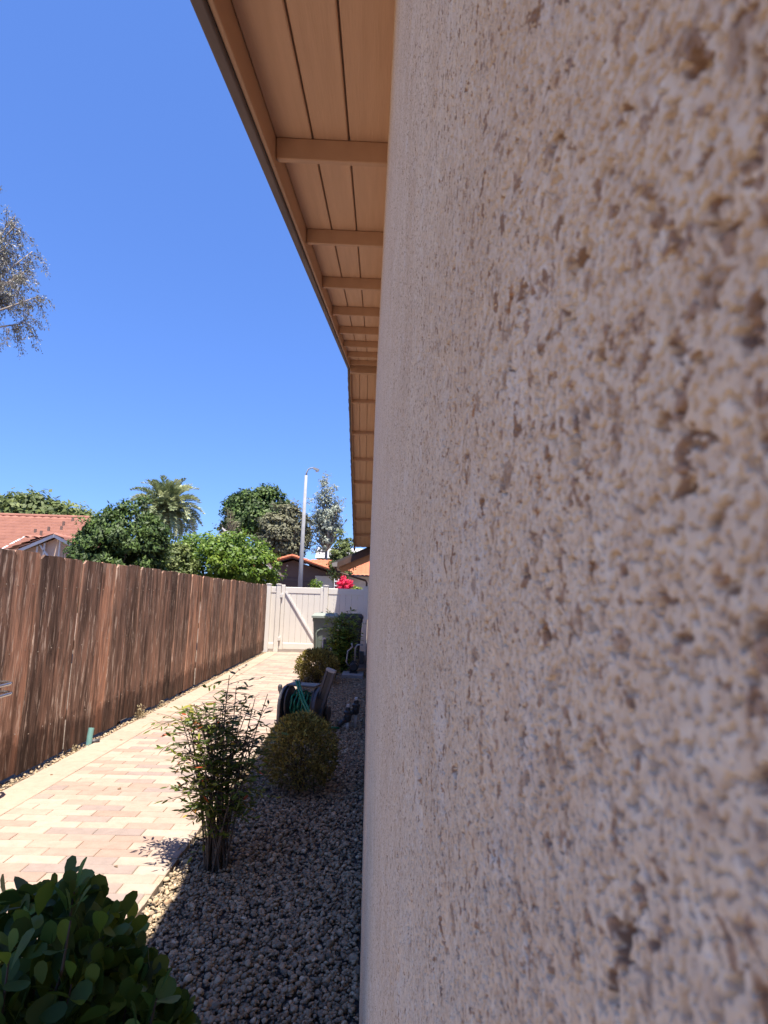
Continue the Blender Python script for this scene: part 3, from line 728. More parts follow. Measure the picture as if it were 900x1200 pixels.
# foreground shrub with broad rounded leaves; each larger leaf is its own part
def broad_leaf(seed):
    R = random.Random(seed); V = []; F = []; n = 7; ws = [0.08, 0.36, 0.62, 0.82, 0.90, 0.78, 0.34]
    curl = R.uniform(-0.16, 0.10); fold = R.uniform(0.05, 0.22); tw = R.uniform(-0.15, 0.15)
    for k in range(n):
        f = k/(n-1); w = ws[k]*0.37
        for j, sx in enumerate((-1, -0.5, 0, 0.5, 1)):
            V.append((sx*w + 0.02*math.sin(7*f+seed), f, fold*w*abs(sx)*1.4 + curl*f*f + tw*sx*w*f))
    for k in range(n-1):
        for j in range(4): F.append((k*5+j, k*5+j+1, (k+1)*5+j+1, (k+1)*5+j))
    V += [(-0.012, -0.22, -0.02), (0.012, -0.22, -0.02)]; F.append((35, 36, 3, 1))
    m = bpy.data.meshes.new('leaf'); m.from_pydata(V, [], F); m.update(); m.materials.append(M['lf_shrub'])
    m.polygons.foreach_set('use_smooth', [True]*len(m.polygons)); return m
def front_shrub():
    c = Vector((-0.71, 1.30, -0.05)); root = tag(empty('broadleaf_shrub', c), 'dark green shrub with broad rounded leaves in the gravel bed corner', 'shrub')
    LM = [broad_leaf(40+k) for k in range(6)]; R = random.Random(77)
    def surf(x, yv):
        r2 = (x/0.50)**2 + (yv/0.46)**2
        return 0.85*max(0.0, 1 - r2*0.92)**0.33 + 0.05*math.sin(x*9+1) + 0.04*math.sin(yv*13+x*5)
    s = MB(); n = 0
    tries = 0
    while n < 300 and tries < 6000:
        tries += 1
        x = R.uniform(-0.5, 0.46); yv = R.uniform(-0.46, 0.44)
        zt = surf(x, yv)
        if zt < 0.12: continue
        sprig = R.random() < 0.22
        top = Vector((x, yv, zt + (R.uniform(0.02, 0.11) if sprig else R.uniform(-0.05, 0.02))))
        st = Vector((x*0.75, yv*0.75, max(0.05, top.z-0.22)))
        s.tube([tuple(st), tuple(st.lerp(top, 0.6)+Vector((x*.05, yv*.05, 0))), tuple(top)], [0.0045, 0.003, 0.0018], 5, cap=False)
        k = R.randint(4, 7); a0 = R.uniform(0, 6.28)
        for j in range(k):
            if n >= 300: break
            az = a0 + j*2.4; el = R.uniform(0.15, 1.15) if j < k-1 else 1.3
            dv = Vector((math.cos(az)*math.cos(el), math.sin(az)*math.cos(el), math.sin(el))) + Vector((x*0.5, yv*0.5, 0.1))
            p = st.lerp(top, R.uniform(0.72, 1.0)) if j < k-1 else top
            q = dv.to_track_quat('Y', 'Z') @ Euler((0, R.uniform(-0.5, 0.5), 0)).to_quaternion()
            o = link('leaf', LM[R.randint(0, 5)], None, root, p + dv.normalized()*0.012); o.rotation_euler = q.to_euler()
            sz = R.uniform(0.040, 0.072)*(0.8 if j == k-1 else 1); o.scale = (sz*R.uniform(.85, 1.1), sz, sz); n += 1
    N_ = 4600; rg = np.random.default_rng(4); P = []
    X = rg.uniform(-0.5, 0.47, 9000); Yv = rg.uniform(-0.46, 0.45, 9000)
    Zt = np.array([surf(a, b) for a, b in zip(X, Yv)]); ok = Zt > 0.1; X, Yv, Zt = X[ok][:N_], Yv[ok][:N_], Zt[ok][:N_]
    P = np.stack([X, Yv, Zt + 0.015 - 0.32*rg.random(len(X))**1.3], 1); P[:, 2] = np.maximum(P[:, 2], 0.04)
    D = rg.normal(0, 0.7, P.shape) + np.stack([X, Yv, np.full_like(X, 0.6)], 1); N = rg.normal(0, 0.6, P.shape) + np.array([0, -0.2, 0.8])
    L = rg.uniform(0.036, 0.066, len(P))
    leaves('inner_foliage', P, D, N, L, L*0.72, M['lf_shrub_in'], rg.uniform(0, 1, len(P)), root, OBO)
    for k in range(14):
        a = R.uniform(0, 6.28); r = R.uniform(0.1, 0.42)
        s.tube([(0.03*math.cos(a), 0.03*math.sin(a), -0.05), (r*0.5*math.cos(a), r*0.5*math.sin(a), 0.3), (r*math.cos(a), r*math.sin(a), max(0.2, surf(r*math.cos(a), r*math.sin(a))-0.12))], [0.011, 0.008, 0.004], 6)
    s.build('branches', M['stem'], root)
front_shrub()

# dry weeds at the foot of the fence
def weed(label, base, h, n, seed):
    root = tag(empty('dry_weed', base), label, 'weed'); rg = np.random.default_rng(seed)
    D = rg.normal(0, 0.6, (n, 3)); D[:, 2] = np.abs(D[:, 2])+0.5; P = rg.normal(0, 0.03, (n, 3)); P[:, 2] = 0
    leaves('blades', P, D, rg.normal(0, 1, (n, 3)), h*rg.uniform(0.4, 1.1, n), 0.012, M['dry'], rg.random(n), root)
    m = n*2; i = rg.integers(0, n, m); P2 = P[i] + unit(D[i])*h*rg.uniform(0.3, 0.9, (m, 1))
    leaves('seed_heads', P2, rg.normal(0, 1, (m, 3)), rg.normal(0, 1, (m, 3)), 0.03, 0.016, M['dry'], rg.random(m), root)
weed('dry straw weed growing up the fence foot at a wide board gap', (-2.775, 7.55, -0.02), 0.20, 40, 1)
weed('small dry weed tuft next to the teal pipe stub', (-2.775, 5.95, -0.02), 0.09, 16, 2)
weed('low dry weed clump along the fence past the tall weed', (-2.775, 8.3, -0.02), 0.10, 24, 3)
# ------------------------------------------------------------------ small things along the path
def bin_(label, x, yv, body_mat, lid_mat, w=0.58, d=0.66, h=1.06, arch=True, rz=0.0):
    root = tag(empty('wheelie_bin', (x, yv, 0), rz), label, 'bin')
    b = MB(); wb, db = w*0.80, d*0.76
    lv = [(0.05, wb, db), (0.5, w*0.90, d*0.88), (h-0.12, w*0.97, d*0.97), (h-0.11, w*1.03, d*1.03), (h, w*1.04, d*1.04)]
    V = []; c = 0.05
    for (z, ww, dd_) in lv:
        hw, hd = ww/2, dd_/2
        V += [(-hw+c,-hd,z), (hw-c,-hd,z), (hw,-hd+c,z), (hw,hd-c,z), (hw-c,hd,z), (-hw+c,hd,z), (-hw,hd-c,z), (-hw,-hd+c,z)]
    F = [tuple(range(8))[::-1], tuple(range(32, 40))]
    for i in range(4):
        for k in range(8): F.append((i*8+k, i*8+(k+1) % 8, (i+1)*8+(k+1) % 8, (i+1)*8+k))
    b.add(V, F).build('body', body_mat, root)
    l = MB(); hw, hd = w*0.55, d*0.56
    l.add([(-hw,-hd-.03,h-.02), (hw,-hd-.03,h-.02), (hw,hd,h-.02), (-hw,hd,h-.02), (-hw,-hd-.03,h+.03), (hw,-hd-.03,h+.03), (hw,hd,h+.03), (-hw,hd,h+.03),
           (-hw*.8,-hd*.8,h+.09), (hw*.8,-hd*.8,h+.09), (hw*.8,hd*.85,h+.09), (-hw*.8,hd*.85,h+.09)],
          [(3,2,1,0), (0,1,5,4), (1,2,6,5), (2,3,7,6), (3,0,4,7), (4,5,9,8), (5,6,10,9), (6,7,11,10), (7,4,8,11), (8,9,10,11)]).build('lid', lid_mat, root)
    MB().tube([(-w*0.4, d*0.60, h-0.02), (w*0.4, d*0.60, h-0.02)], 0.016, 8).build('handle', lid_mat, root)
    for sx in (-1, 1):
        wh = MB().lathe([(0.04, -0.03), (0.115, -0.03), (0.125, -0.015), (0.125, 0.015), (0.115, 0.03), (0.04, 0.03)], 18, (sx*w*0.36, d*0.38, 0.125), 'X').build('wheel', dark_metal, root, smooth=False)
    if arch:     # moulded arched recess on the front face
        pts = [(-w*0.30, 0.12), (-w*0.33, h*0.62)] + [(-w*0.33*math.cos(t), h*0.62 + 0.13*math.sin(t)) for t in (0.5, 1.0, 1.57, 2.1, 2.6)] + [(w*0.33, h*0.62), (w*0.30, 0.12)]
        MB().tube([(px, -d*(0.40+0.09*pz/h)-0.012, pz) for px, pz in pts], 0.022, 6).build('moulding', body_mat, root)
    return root
green_p = simple('green_plastic', (0.165, 0.20, 0.165), (0.13, 0.16, 0.135), 3, 0.5, 0.05, 0.001)
green_l = simple('green_lid', (0.26, 0.29, 0.25), (0.22, 0.25, 0.215), 3, 0.5, 0.05, 0.001)
black_p = simple('black_plastic', (0.028, 0.028, 0.03), (0.018, 0.018, 0.02), 6, 0.45, 0.05, 0.001)
grey_p = simple('grey_plastic', (0.075, 0.072, 0.078), (0.05, 0.048, 0.053), 5, 0.5, 0.1, 0.001)
bin_('grey green wheelie bin with arched front moulding by the gate', -1.03, 14.75, green_p, green_l)
bin_('wheelie bin with black lid between green bin and wall', -0.40, 15.0, simple('dark_bin', (0.05, 0.055, 0.055), None, 3, 0.5, 0.05, 0.001), black_p, arch=False, w=0.56)

pan = tag(empty('louvred_panel', (-0.93, 14.02, 0.0)), 'white framed grey louvred panel leaning upright at the green bin', 'panel')
wf = simple('white_frame', (0.62, 0.61, 0.58), None, 3, 0.5, 0)
for (a, b) in (((-0.115, 0), (-0.085, 0.60)), ((0.085, 0), (0.115, 0.60)), ((-0.085, 0.56), (0.085, 0.60)), ((-0.085, 0.0), (0.085, 0.05))):
    MB().box((a[0], -0.02, a[1]), (b[0], 0.02, b[1]), 0.004).build('frame_rail', wf, pan)
MB().box((-0.085, 0.004, 0.05), (0.085, 0.010, 0.56)).build('screen', grey_p, pan)
for k in range(11): MB().prism([(-0.085, -0.014, 0.06+k*0.045), (0.085, -0.014, 0.06+k*0.045), (0.085, 0.003, 0.085+k*0.045), (-0.085, 0.003, 0.085+k*0.045)], (0, 0.003, 0.004)).build('louvre', grey_p, pan)
for o in pan.children: pass
pan.rotation_euler = (-0.12, 0, 0)

# hose reel cart with a green hose
def hose_reel():
    root = tag(empty('hose_reel', (-0.76, 7.45, 0), math.radians(-14)), 'dark grey plastic hose reel cart with green hose and tall handle', 'hose reel')
    for sx in (-1, 1):    # side plates: rounded arches
        poly = [(sx*0.20, -0.24, 0.03), (sx*0.20, 0.26, 0.03)] + [(sx*0.20, 0.01+0.25*math.cos(t), 0.22+0.22*math.sin(t)) for t in np.linspace(0.1, math.pi-0.1, 11)]
        MB().prism([tuple(map(float, p)) for p in poly], (sx*0.035, 0, 0)).build('side_plate', grey_p, root)
        MB().lathe([(0.19, -0.01), (0.20, 0.0), (0.20, 0.012), (0.07, 0.02), (0.05, 0.03)], 24, (sx*0.17, 0.01, 0.235), 'X').build('flange', grey_p, root, smooth=False)
    MB().lathe([(0.075, -0.16), (0.075, 0.16)], 18, (0, 0.01, 0.235), 'X').build('drum', black_p, root, smooth=False)
    hose = MB(); pts = []
    for k in range(260):
        t = k/259; ang = t*11*2*math.pi; ly = 0 if t < 0.5 else 1; lx = -0.13 + 0.26*((t*2) % 1.0); r = 0.10 + 0.035*ly + 0.02*math.sin(k*1.7)
        pts.append((lx if not ly else -lx, 0.01+r*math.cos(ang), 0.235+r*math.sin(ang)))
    hose.tube(pts, 0.0105, 7)
    hm = simple('green_hose', (0.012, 0.20, 0.115), (0.010, 0.15, 0.09), 6, 0.4, 0)
    ho = tag(hose.build('garden_hose', hm, root, smooth=True))
    for dx in (0, 0.034):   # two loose loops hanging over the drum to the ground
        MB().tube([(-0.10+dx, 0.10, 0.40), (-0.09+dx, 0.0, 0.50), (-0.05+dx, -0.13, 0.51), (0.02+dx, -0.22, 0.43), (0.09+dx, -0.28, 0.32), (0.18+dx, -0.32, 0.20), (0.28+dx, -0.34, 0.11), (0.37+dx, -0.32, 0.04), (0.50+dx, -0.18, 0.02)], 0.0125, 8).build('hose_loop', hm, root, smooth=True)
    # tall U handle leaning back
    for sx in (0.155, 0.245):
        MB().box((sx-0.018, -0.025, 0.0), (sx+0.018, 0.025, 0.62), 0.006).build('handle_arm', grey_p, root, (0, -0.08, 0.12), (0.0, 0.30, 0))
    MB().box((0.137, -0.026, 0.60), (0.263, 0.026, 0.645), 0.008).build('handle_grip', simple('grip_grey', (0.34, 0.33, 0.33), None, 4, 0.35, 0), root, (0, -0.08, 0.12), (0.0, 0.30, 0))
    MB().box((0.175, -0.012, 0.26), (0.228, 0.012, 0.60)).build('handle_web', black_p, root, (0, -0.08, 0.12), (0.0, 0.30, 0))
    MB().tube([(-0.24, 0.01, 0.235), (-0.285, 0.01, 0.235), (-0.285, -0.05, 0.36)], 0.013, 8).build('crank', grey_p, root)
    MB().lathe([(0.012, 0.0), (0.026, 0.02), (0.028, 0.07), (0.018, 0.09)], 12, (-0.285, -0.05, 0.36)).build('crank_knob', grey_p, root, smooth=False)
    MB().box((-0.20, -0.24, 0.02), (0.20, -0.19, 0.06), 0.006).build('base_bar', grey_p, root); MB().box((-0.20, 0.2, 0.02), (0.20, 0.25, 0.06), 0.006).build('base_bar', grey_p, root)
    MB().box((-0.19, -0.10, 0.445), (0.19, 0.14, 0.465), 0.006).build('hose_guide', grey_p, root, None, None)
    for sx in (-1, 1):
        MB().lathe([(0.03, -0.022), (0.085, -0.022), (0.092, 0), (0.085, 0.022), (0.03, 0.022)], 18, (sx*0.262, 0.2, 0.09), 'X').build('wheel', black_p, root, smooth=False)
hose_reel()

# irrigation valves on white risers
pvc = simple('white_pvc', (0.62, 0.62, 0.60), None, 5, 0.4, 0)
pvcd = simple('grey_pvc', (0.40, 0.40, 0.39), None, 5, 0.4, 0)
def valve(label, x, yv, h):
    root = tag(empty('irrigation_valve', (x, yv, -0.03)), label, 'valve')
    MB().tube([(0, 0, 0), (0, 0, h*0.55)], 0.017, 10).build('riser', pvc, root, smooth=True)
    MB().lathe([(0.022, 0), (0.042, 0.02), (0.046, 0.07), (0.036, 0.09), (0.052, 0.095), (0.052, 0.12), (0.03, 0.135), (0.03, 0.165), (0.012, 0.17)], 14, (0, 0, h*0.52)).build('bonnet', black_p, root, smooth=False)
    MB().tube([(0, 0, h*0.62), (-0.05, -0.03, h*0.60), (-0.09, -0.05, h*0.45), (-0.10, -0.055, h*0.30)], [0.026, 0.028, 0.03, 0.034], 10).build('outlet', black_p, root, smooth=True)
    MB().tube([(-0.10, -0.055, h*0.32), (-0.10, -0.055, 0.0)], 0.016, 10).build('downpipe', pvc, root, smooth=True)
    MB().lathe([(0.014, 0), (0.020, 0.01), (0.018, 0.035)], 10, (0.0, 0, h*0.52+0.17)).build('cap', pvc, root)
valve('taller black irrigation valve on white risers next to the wall', -0.10, 7.38, 0.31)
valve('shorter black irrigation valve on white risers beside the taller one', -0.19, 7.22, 0.20)

# pump and pipes on a small concrete pad by the wall
conc = simple('concrete', (0.36, 0.35, 0.33), (0.25, 0.24, 0.23), 12, 0.9, 0.4, 0.004)
pad = tag(MB().box((-0.46, 11.75, -0.04), (-0.035, 12.35, 0.05), 0.01).build('concrete_pad', conc), 'small concrete pad in the gravel against the wall', 'slab')
pump = tag(empty('water_pump', (-0.24, 12.1, 0.051)), 'black pump with white pipes on the small concrete pad', 'pump')
MB().lathe([(0.06, -0.14), (0.085, -0.12), (0.085, 0.06), (0.06, 0.08), (0.10, 0.085), (0.10, 0.15), (0.05, 0.16)], 18, (0, 0, 0.12), 'Y').build('housing', black_p, pump)
MB().box((-0.08, -0.13, 0.0), (0.08, 0.12, 0.03), 0.005).build('foot', black_p, pump)
MB().tube([(0.02, 0.12, 0.2), (0.02, 0.12, 0.48), (0.06, 0.12, 0.54), (0.17, 0.12, 0.55)], 0.018, 10).build('pipe', pvcd, pump, smooth=True)
MB().tube([(-0.10, 0.05, 0.12), (-0.15, 0.05, 0.2), (-0.13, 0.05, 0.42), (-0.04, 0.05, 0.5), (-0.06, 0.05, 0.58)], 0.016, 10).build('pipe', pvcd, pump, smooth=True)
MB().box((0.10, -0.02, 0.18), (0.20, 0.10, 0.42), 0.01).build('control_box', black_p, pump)

tag(MB().box((-1.62, 15.35, 0.004), (-1.24, 15.75, 0.03), 0.008).build('utility_cover', conc), 'flat grey cover plate on the pavers beside the green bin', 'cover')
teal = simple('teal_pipe', (0.17, 0.34, 0.32), (0.13, 0.27, 0.25), 10, 0.6, 0.1, 0.001)
tp = tag(empty('pipe_stub', (-2.772, 6.24, -0.04), 0.3), 'short teal plastic pipe stub sticking up at the fence foot', 'pipe')
MB().tube([(0, 0, 0), (0.0, 0.012, 0.11), (0.006, 0.03, 0.185)], 0.028, 14, cap=False).build('pipe_wall', teal, tp, smooth=True)
MB().tube([(0.0, 0.012, 0.05), (0.09, 0.04, 0.055)], 0.022, 10).build('side_outlet', grey_p, tp, smooth=True)

chrome = simple('chrome_tube', (0.62, 0.63, 0.65), (0.55, 0.56, 0.58), 4, 0.22, 0, metal=0.95)
fr = tag(empty('hanger_bracket', (FX+0.02, 4.33, 0.0)), 'silver bent metal tube hanger fixed to the wooden fence', 'hanger')
def uloop(z, out, tilt):
    w = 0.19
    pts = [(0.0, -w, z)] + [(out-0.09+0.09*math.sin(t), -w+0.09-0.09*math.cos(t), z+tilt) for t in (0.0, 0.5, 1.0, 1.57)]
    return pts + [(out-0.09+0.09*math.cos(t), w-0.09+0.09*math.sin(t), z+tilt) for t in (0.0, 0.5, 1.0, 1.57)] + [(0.0, w, z)]
MB().tube(uloop(0.83, 0.21, 0.01), 0.012, 10).build('upper_loop', chrome, fr, smooth=True)
MB().tube(uloop(0.76, 0.22, 0.01), 0.012, 10).build('lower_loop', chrome, fr, smooth=True)
for yv in (-0.19, 0.19): MB().box((0.0, yv-0.02, 0.70), (0.006, yv+0.02, 0.90), 0.002).build('back_plate', chrome, fr)
# ------------------------------------------------------------------ beyond the fence: trees, palm, lamp, houses
tree('dense_hedge_tree', 'dense dark green tree behind the wooden fence beside the pink house', (-6.1, 14.2, GROUND_Z), 3.7, (-6.1, 14.2, 2.2), (1.15, 1.1, 1.42), 520, 60, 0.19, 0.10, M['lf_dark'], 21, 0.09, upright=1.2, template=QUAD, low=-0.8, narrow=0.5, fill=0.75, lobes=9)
tree('leafy_tree', 'bright yellow green leafy tree behind fence next to the garage house', (-4.6, 18.2, GROUND_Z), 3.6, (-4.55, 18.2, 2.25), (1.55, 1.3, 1.28), 380, 52, 0.25, 0.12, M['lf_bright'], 22, 0.1, low=-0.75, fill=0.7, lobes=8)
tree('leafy_tree', 'pale green small tree between the dark hedge tree and the palm', (-5.75, 16.6, GROUND_Z), 3.2, (-5.7, 16.6, 2.1), (0.8, 0.7, 1.15), 150, 40, 0.20, 0.10, M['lf_mid'], 23, 0.07, low=-0.7, fill=0.6)
tree('spreading_tree', 'broad flat topped olive green tree behind the pink tiled house', (-27.5, 46, GROUND_Z), 9, (-27.8, 46, 6.3), (5.2, 3.5, 2.5), 380, 55, 0.75, 0.42, M['lf_mid'], 24, 0.3, low=-0.4, fill=0.7, lobes=7)
tree('round_crowned_tree', 'large dark round crowned tree behind the orange roofed house', (-13.4, 70, GROUND_Z), 14, (-13.6, 70, 10.6), (3.9, 3.4, 3.5), 300, 70, 0.80, 0.46, M['lf_dark'], 25, 0.35, low=-0.6, fill=0.8, lobes=10)
tree('grey_green_tree', 'grey green bushy tree in front of the dark round crowned tree', (-8.8, 60, GROUND_Z), 10.5, (-8.9, 60, 7.4), (2.5, 2.2, 3.3), 280, 60, 0.62, 0.36, M['lf_grey'], 26, 0.25, low=-0.8, fill=0.6, lobes=6, droop=0.6)
tree('feathery_tree', 'tall pale airy tree with thin foliage right of the lamp post', (-4.9, 66, GROUND_Z), 15, (-4.9, 66, 10.3), (2.1, 1.9, 4.7), 170, 34, 0.60, 0.30, M['lf_pale'], 27, 0.2, 'barkpale', low=-0.8, fill=0.35, lobes=7, limbs=60)
tree('small_conifer', 'small bright green tree beside the end of the house eaves', (-1.9, 41, GROUND_Z), 6, (-1.9, 41, 4.1), (0.85, 0.8, 1.75), 120, 36, 0.30, 0.2, M['lf_mid'], 28, 0.1, upright=1.0, low=-0.8, fill=0.7)
tree('green_bush', 'small round green bush against the cream garage wall', (-3.85, 43.6, GROUND_Z), 2.6, (-3.85, 43.6, 1.7), (0.55, 0.5, 1.1), 90, 36, 0.2, 0.12, M['lf_bright'], 29, 0.05, low=-0.8, fill=0.7, cat='bush')
tree('bare_twig_tree', 'thin sparse twiggy tree between the palm and round crowned tree', (-13.3, 55, GROUND_Z), 9.5, (-13.3, 55, 7.4), (1.5, 1.3, 2.0), 70, 12, 0.4, 0.16, M['lf_grey'], 30, 0.10, low=-0.6, fill=0.3, limbs=60)
tree('bougainvillea', 'bright pink flowering bougainvillea beyond the vinyl fence under the porch roof', (-0.97, 24.3, GROUND_Z), 2.4, (-0.97, 24.3, 1.98), (0.30, 0.3, 0.42), 70, 40, 0.11, 0.065, M['lf_pink'], 31, 0.03, low=-0.8, fill=0.7, cat='shrub')
tree('lime_shrub', 'lime green leafy shrub beside the pink bougainvillea', (-0.52, 24.1, GROUND_Z), 2.0, (-0.52, 24.1, 1.7), (0.24, 0.24, 0.33), 50, 36, 0.10, 0.07, M['lf_lime'], 32, 0.03, low=-0.8, fill=0.7, cat='shrub')

# eucalyptus whose hanging branches reach over from the left
def eucalyptus():
    base = Vector((-13.75, 16.5, GROUND_Z)); root = tag(empty('eucalyptus_tree', base), 'tall eucalyptus with hanging grey green sprays against the blue sky', 'tree')
    rg = np.random.default_rng(51); t = MB(); tw = MB(); P = []; D = []; T = []
    fork = Vector((0.3, 0, 7.0)); t.tube([(0, 0, -0.1), (0.1, 0, 3.5), tuple(fork)], [0.30, 0.24, 0.18], 10)
    heads = []
    for k in range(70):
        az = rg.uniform(0, 2*math.pi); rr = rg.uniform(0.5, 3.2); z = 14.0 - 0.42*rr**1.6 + rg.uniform(-2.0, 0.9)
        heads.append(Vector((0.2+rr*math.cos(az), rr*math.sin(az), z)))
    for h in heads:
        mid = fork.lerp(h, 0.55) + Vector((0, 0, 0.8)); t.tube([tuple(fork), tuple(mid), tuple(h)], [0.08, 0.04, 0.012], 6)
        for j in range(15):
            a = mid.lerp(h, rg.uniform(0.45, 1.0)); out = Vector((h.x, h.y, 0)).normalized()
            d = (out*rg.uniform(0, .9) + Vector(rg.normal(0, 0.6, 3))); d.z -= rg.uniform(0.1, 0.9); ln = rg.uniform(0.35, 0.9)
            m1 = a + d.normalized()*ln*0.5 + Vector((0, 0, 0.08)); e = a + d.normalized()*ln + Vector((0, 0, -0.18))
            tw.tube([tuple(a), tuple(m1), tuple(e)], [0.008, 0.006, 0.003], 4, cap=False)
            for i in range(46):
                f = rg.uniform(0.15, 1.0); p = a.lerp(m1, f*2) if f < 0.5 else m1.lerp(e, f*2-1)
                P.append(p + Vector(rg.normal(0, 0.05, 3))); D.append(Vector(rg.normal(0, 0.7, 3)) + Vector((0, 0, -0.8))); T.append(rg.random())
    P = np.array([tuple(p) for p in P]); D = np.array([tuple(d) for d in D])
    L = NPR.uniform(0.06, 0.12, len(P))
    leaves('crown', P, D, NPR.normal(0, 1, P.shape), L, L*0.32, M['lf_euc'], np.array(T), root)
    t.build('trunk', M['barkpale'], root, smooth=True); tw.build('twigs', M['bark'], root)
eucalyptus()

def palm():
    root = tag(empty('palm_tree', (-14.1, 40, GROUND_Z)), 'date palm with full round head of arching fronds', 'tree'); H = 7.3
    t = MB(); pr = [(0, 0, -0.1), (0.02, 0, 2.5), (-0.03, 0, 5), (0, 0, H)]; t.tube(pr, [0.36, 0.28, 0.27, 0.36], 14)
    for k in range(40):
        a = k*2.4; z = 0.6 + k*0.16; r = 0.29; t.tube([(r*math.cos(a), r*math.sin(a), z), ((r+.05)*math.cos(a), (r+.05)*math.sin(a), z+0.10)], [0.07, 0.03], 5)
    t.build('trunk', M['bark'], root)
    def frond(droop, seed):
        rg = np.random.default_rng(seed); n = 46; V = []; P = []; D = []; N = []; L = []
        s = np.linspace(0, 1, 22); length = 2.75
        ang = np.cumsum(-droop*(0.25+1.4*s)*(1/22)); x = np.cumsum(np.cos(ang))*length/22; z = np.cumsum(np.sin(ang))*length/22
        for k in range(n):
            f = 0.10 + 0.9*k/(n-1); i = min(int(f*21), 20); p = np.array([x[i], 0, z[i]]); a = ang[i]
            tdir = np.array([math.cos(a), 0, math.sin(a)]); nn_ = np.array([-math.sin(a), 0, math.cos(a)])
            for sg in (-1, 1):
                P.append(p + rg.normal(0, .01, 3)); D.append(tdir*0.75 + np.array([0, sg*1.0, 0])*(1-0.4*f) + nn_*0.35 + rg.normal(0, .12, 3)); N.append(nn_ + rg.normal(0, .2, 3)); L.append(0.42*(0.35+math.sin(math.pi*min(1, f*0.85+0.1)))*rg.uniform(.85, 1.1))
        P, D, N, L = map(np.array, (P, D, N, L)); D = unit(D); S = unit(np.cross(D, N)); N2 = np.cross(S, D)
        tq = QUAD[None]; Vv = P[:, None] + S[:, None]*tq[..., 0:1]*0.085 + D[:, None]*tq[..., 1:2]*L[:, None, None] + N2[:, None]*tq[..., 2:3]*0.05
        Vq = list(map(tuple, Vv.reshape(-1, 3))); F = [tuple(range(4*i, 4*i+4)) for i in range(len(P))]
        mb = MB(); mb.add(Vq, F); mb.tube([(float(a), 0, float(b)) for a, b in zip(x, z)], [0.035*(1-0.8*q) for q in s], 5, cap=False)
        m = mb.mesh('frond'); m.materials.append(M['lf_palm_o']); return m
    M['lf_palm_o'] = leaf_mat('palm_frond', [(0, (0.140, 0.180, 0.087)), (0.5, (0.282, 0.333, 0.168)), (1, (0.539, 0.564, 0.321))], 0.5, 0.2, attr=False)
    FM = [frond(d, 60+i) for i, d in enumerate((0.9, 1.3, 1.7, 1.1))]; R = random.Random(8)
    for k in range(120):
        el = math.radians(84 - 124*(k/120)**0.9 + R.uniform(-6, 6)); az = k*2.39996 + R.uniform(-.2, .2)
        o = link('frond', FM[R.randint(0, 3)], None, root, (0.12*math.cos(az), 0.12*math.sin(az), H-0.05+R.uniform(-.1, .2)))
        o.rotation_euler = Euler((0, -el, az), 'XYZ'); sc_ = R.uniform(0.86, 1.05); o.scale = (sc_, sc_, sc_)
    fr_ = MB()
    for k in range(9):
        az = k*2.4; fr_.tube([(0, 0, H), (0.35*math.cos(az), 0.35*math.sin(az), H+0.55), (0.75*math.cos(az), 0.75*math.sin(az), H+0.40)], [0.04, 0.05, 0.09], 5)
    fr_.build('date_stalks', simple('orange_stalk', (0.42, 0.20, 0.07), None, 8), root)
palm()

lamp = tag(empty('street_lamp', (-3.48, 30, GROUND_Z)), 'tall grey concrete street lamp with curved arm', 'street lamp')
lm = simple('lamp_concrete', (0.33, 0.33, 0.33), (0.27, 0.27, 0.27), 6, 0.8, 0.1, 0.002)
MB().tube([(0, 0, 0), (0, 0, 4), (0.02, 0, 7.95)], [0.13, 0.105, 0.07], 14).build('pole', lm, lamp, smooth=True)
MB().lathe([(0.2, 0), (0.2, 0.25), (0.16, 0.3)], 16).build('base', lm, lamp)
MB().tube([(0.02, 0, 7.9), (0.04, 0, 8.1), (0.12, 0, 8.28), (0.26, 0, 8.36), (0.42, 0, 8.36)], [0.05, 0.04, 0.035, 0.03, 0.028], 8).build('arm', lm, lamp, smooth=True)
hd = MB().add([(0.38, -0.09, 8.40), (0.70, -0.07, 8.30), (0.70, 0.07, 8.30), (0.38, 0.09, 8.40), (0.38, -0.09, 8.30), (0.66, -0.07, 8.18), (0.66, 0.07, 8.18), (0.38, 0.09, 8.30)],
              [(0,1,2,3), (7,6,5,4), (0,4,5,1), (1,5,6,2), (2,6,7,3), (3,7,4,0)]).build('lamp_head', lm, lamp)
MB().lathe([(0.055, 0), (0.07, 0.04), (0.02, 0.07)], 10, (0.56, 0, 8.15)).build('lens', simple('lens', (0.7, 0.7, 0.68), None, 4, 0.3, 0), hd)

tile_o = simple('orange_tile', (0.62, 0.20, 0.095), (0.46, 0.13, 0.06), 1.6, 0.8, 0.3, 0.01, detail=6)
tile_p = simple('salmon_tile', (0.336, 0.147, 0.103), (0.260, 0.109, 0.076), 2.2, 0.85, 0.3, 0.01, detail=6)
pink = simple('pink_stucco', (0.52, 0.35, 0.28), (0.46, 0.31, 0.25), 2, 0.9, 0.3, 0.003)
peach = simple('peach_stucco', (0.66, 0.48, 0.36), (0.60, 0.43, 0.32), 2, 0.9, 0.3, 0.003)
white = simple('white_trim', (0.76, 0.74, 0.71), None, 2, 0.6, 0)
cream = simple('cream_stucco', (0.66, 0.60, 0.50), None, 2, 0.9, 0.2, 0.003)
brown = simple('brown_door', (0.085, 0.055, 0.045), (0.07, 0.045, 0.037), 2, 0.7, 0.1, 0.002)
brownd = simple('brown_wall', (0.13, 0.085, 0.07), (0.11, 0.07, 0.058), 2, 0.8, 0.1, 0.002)

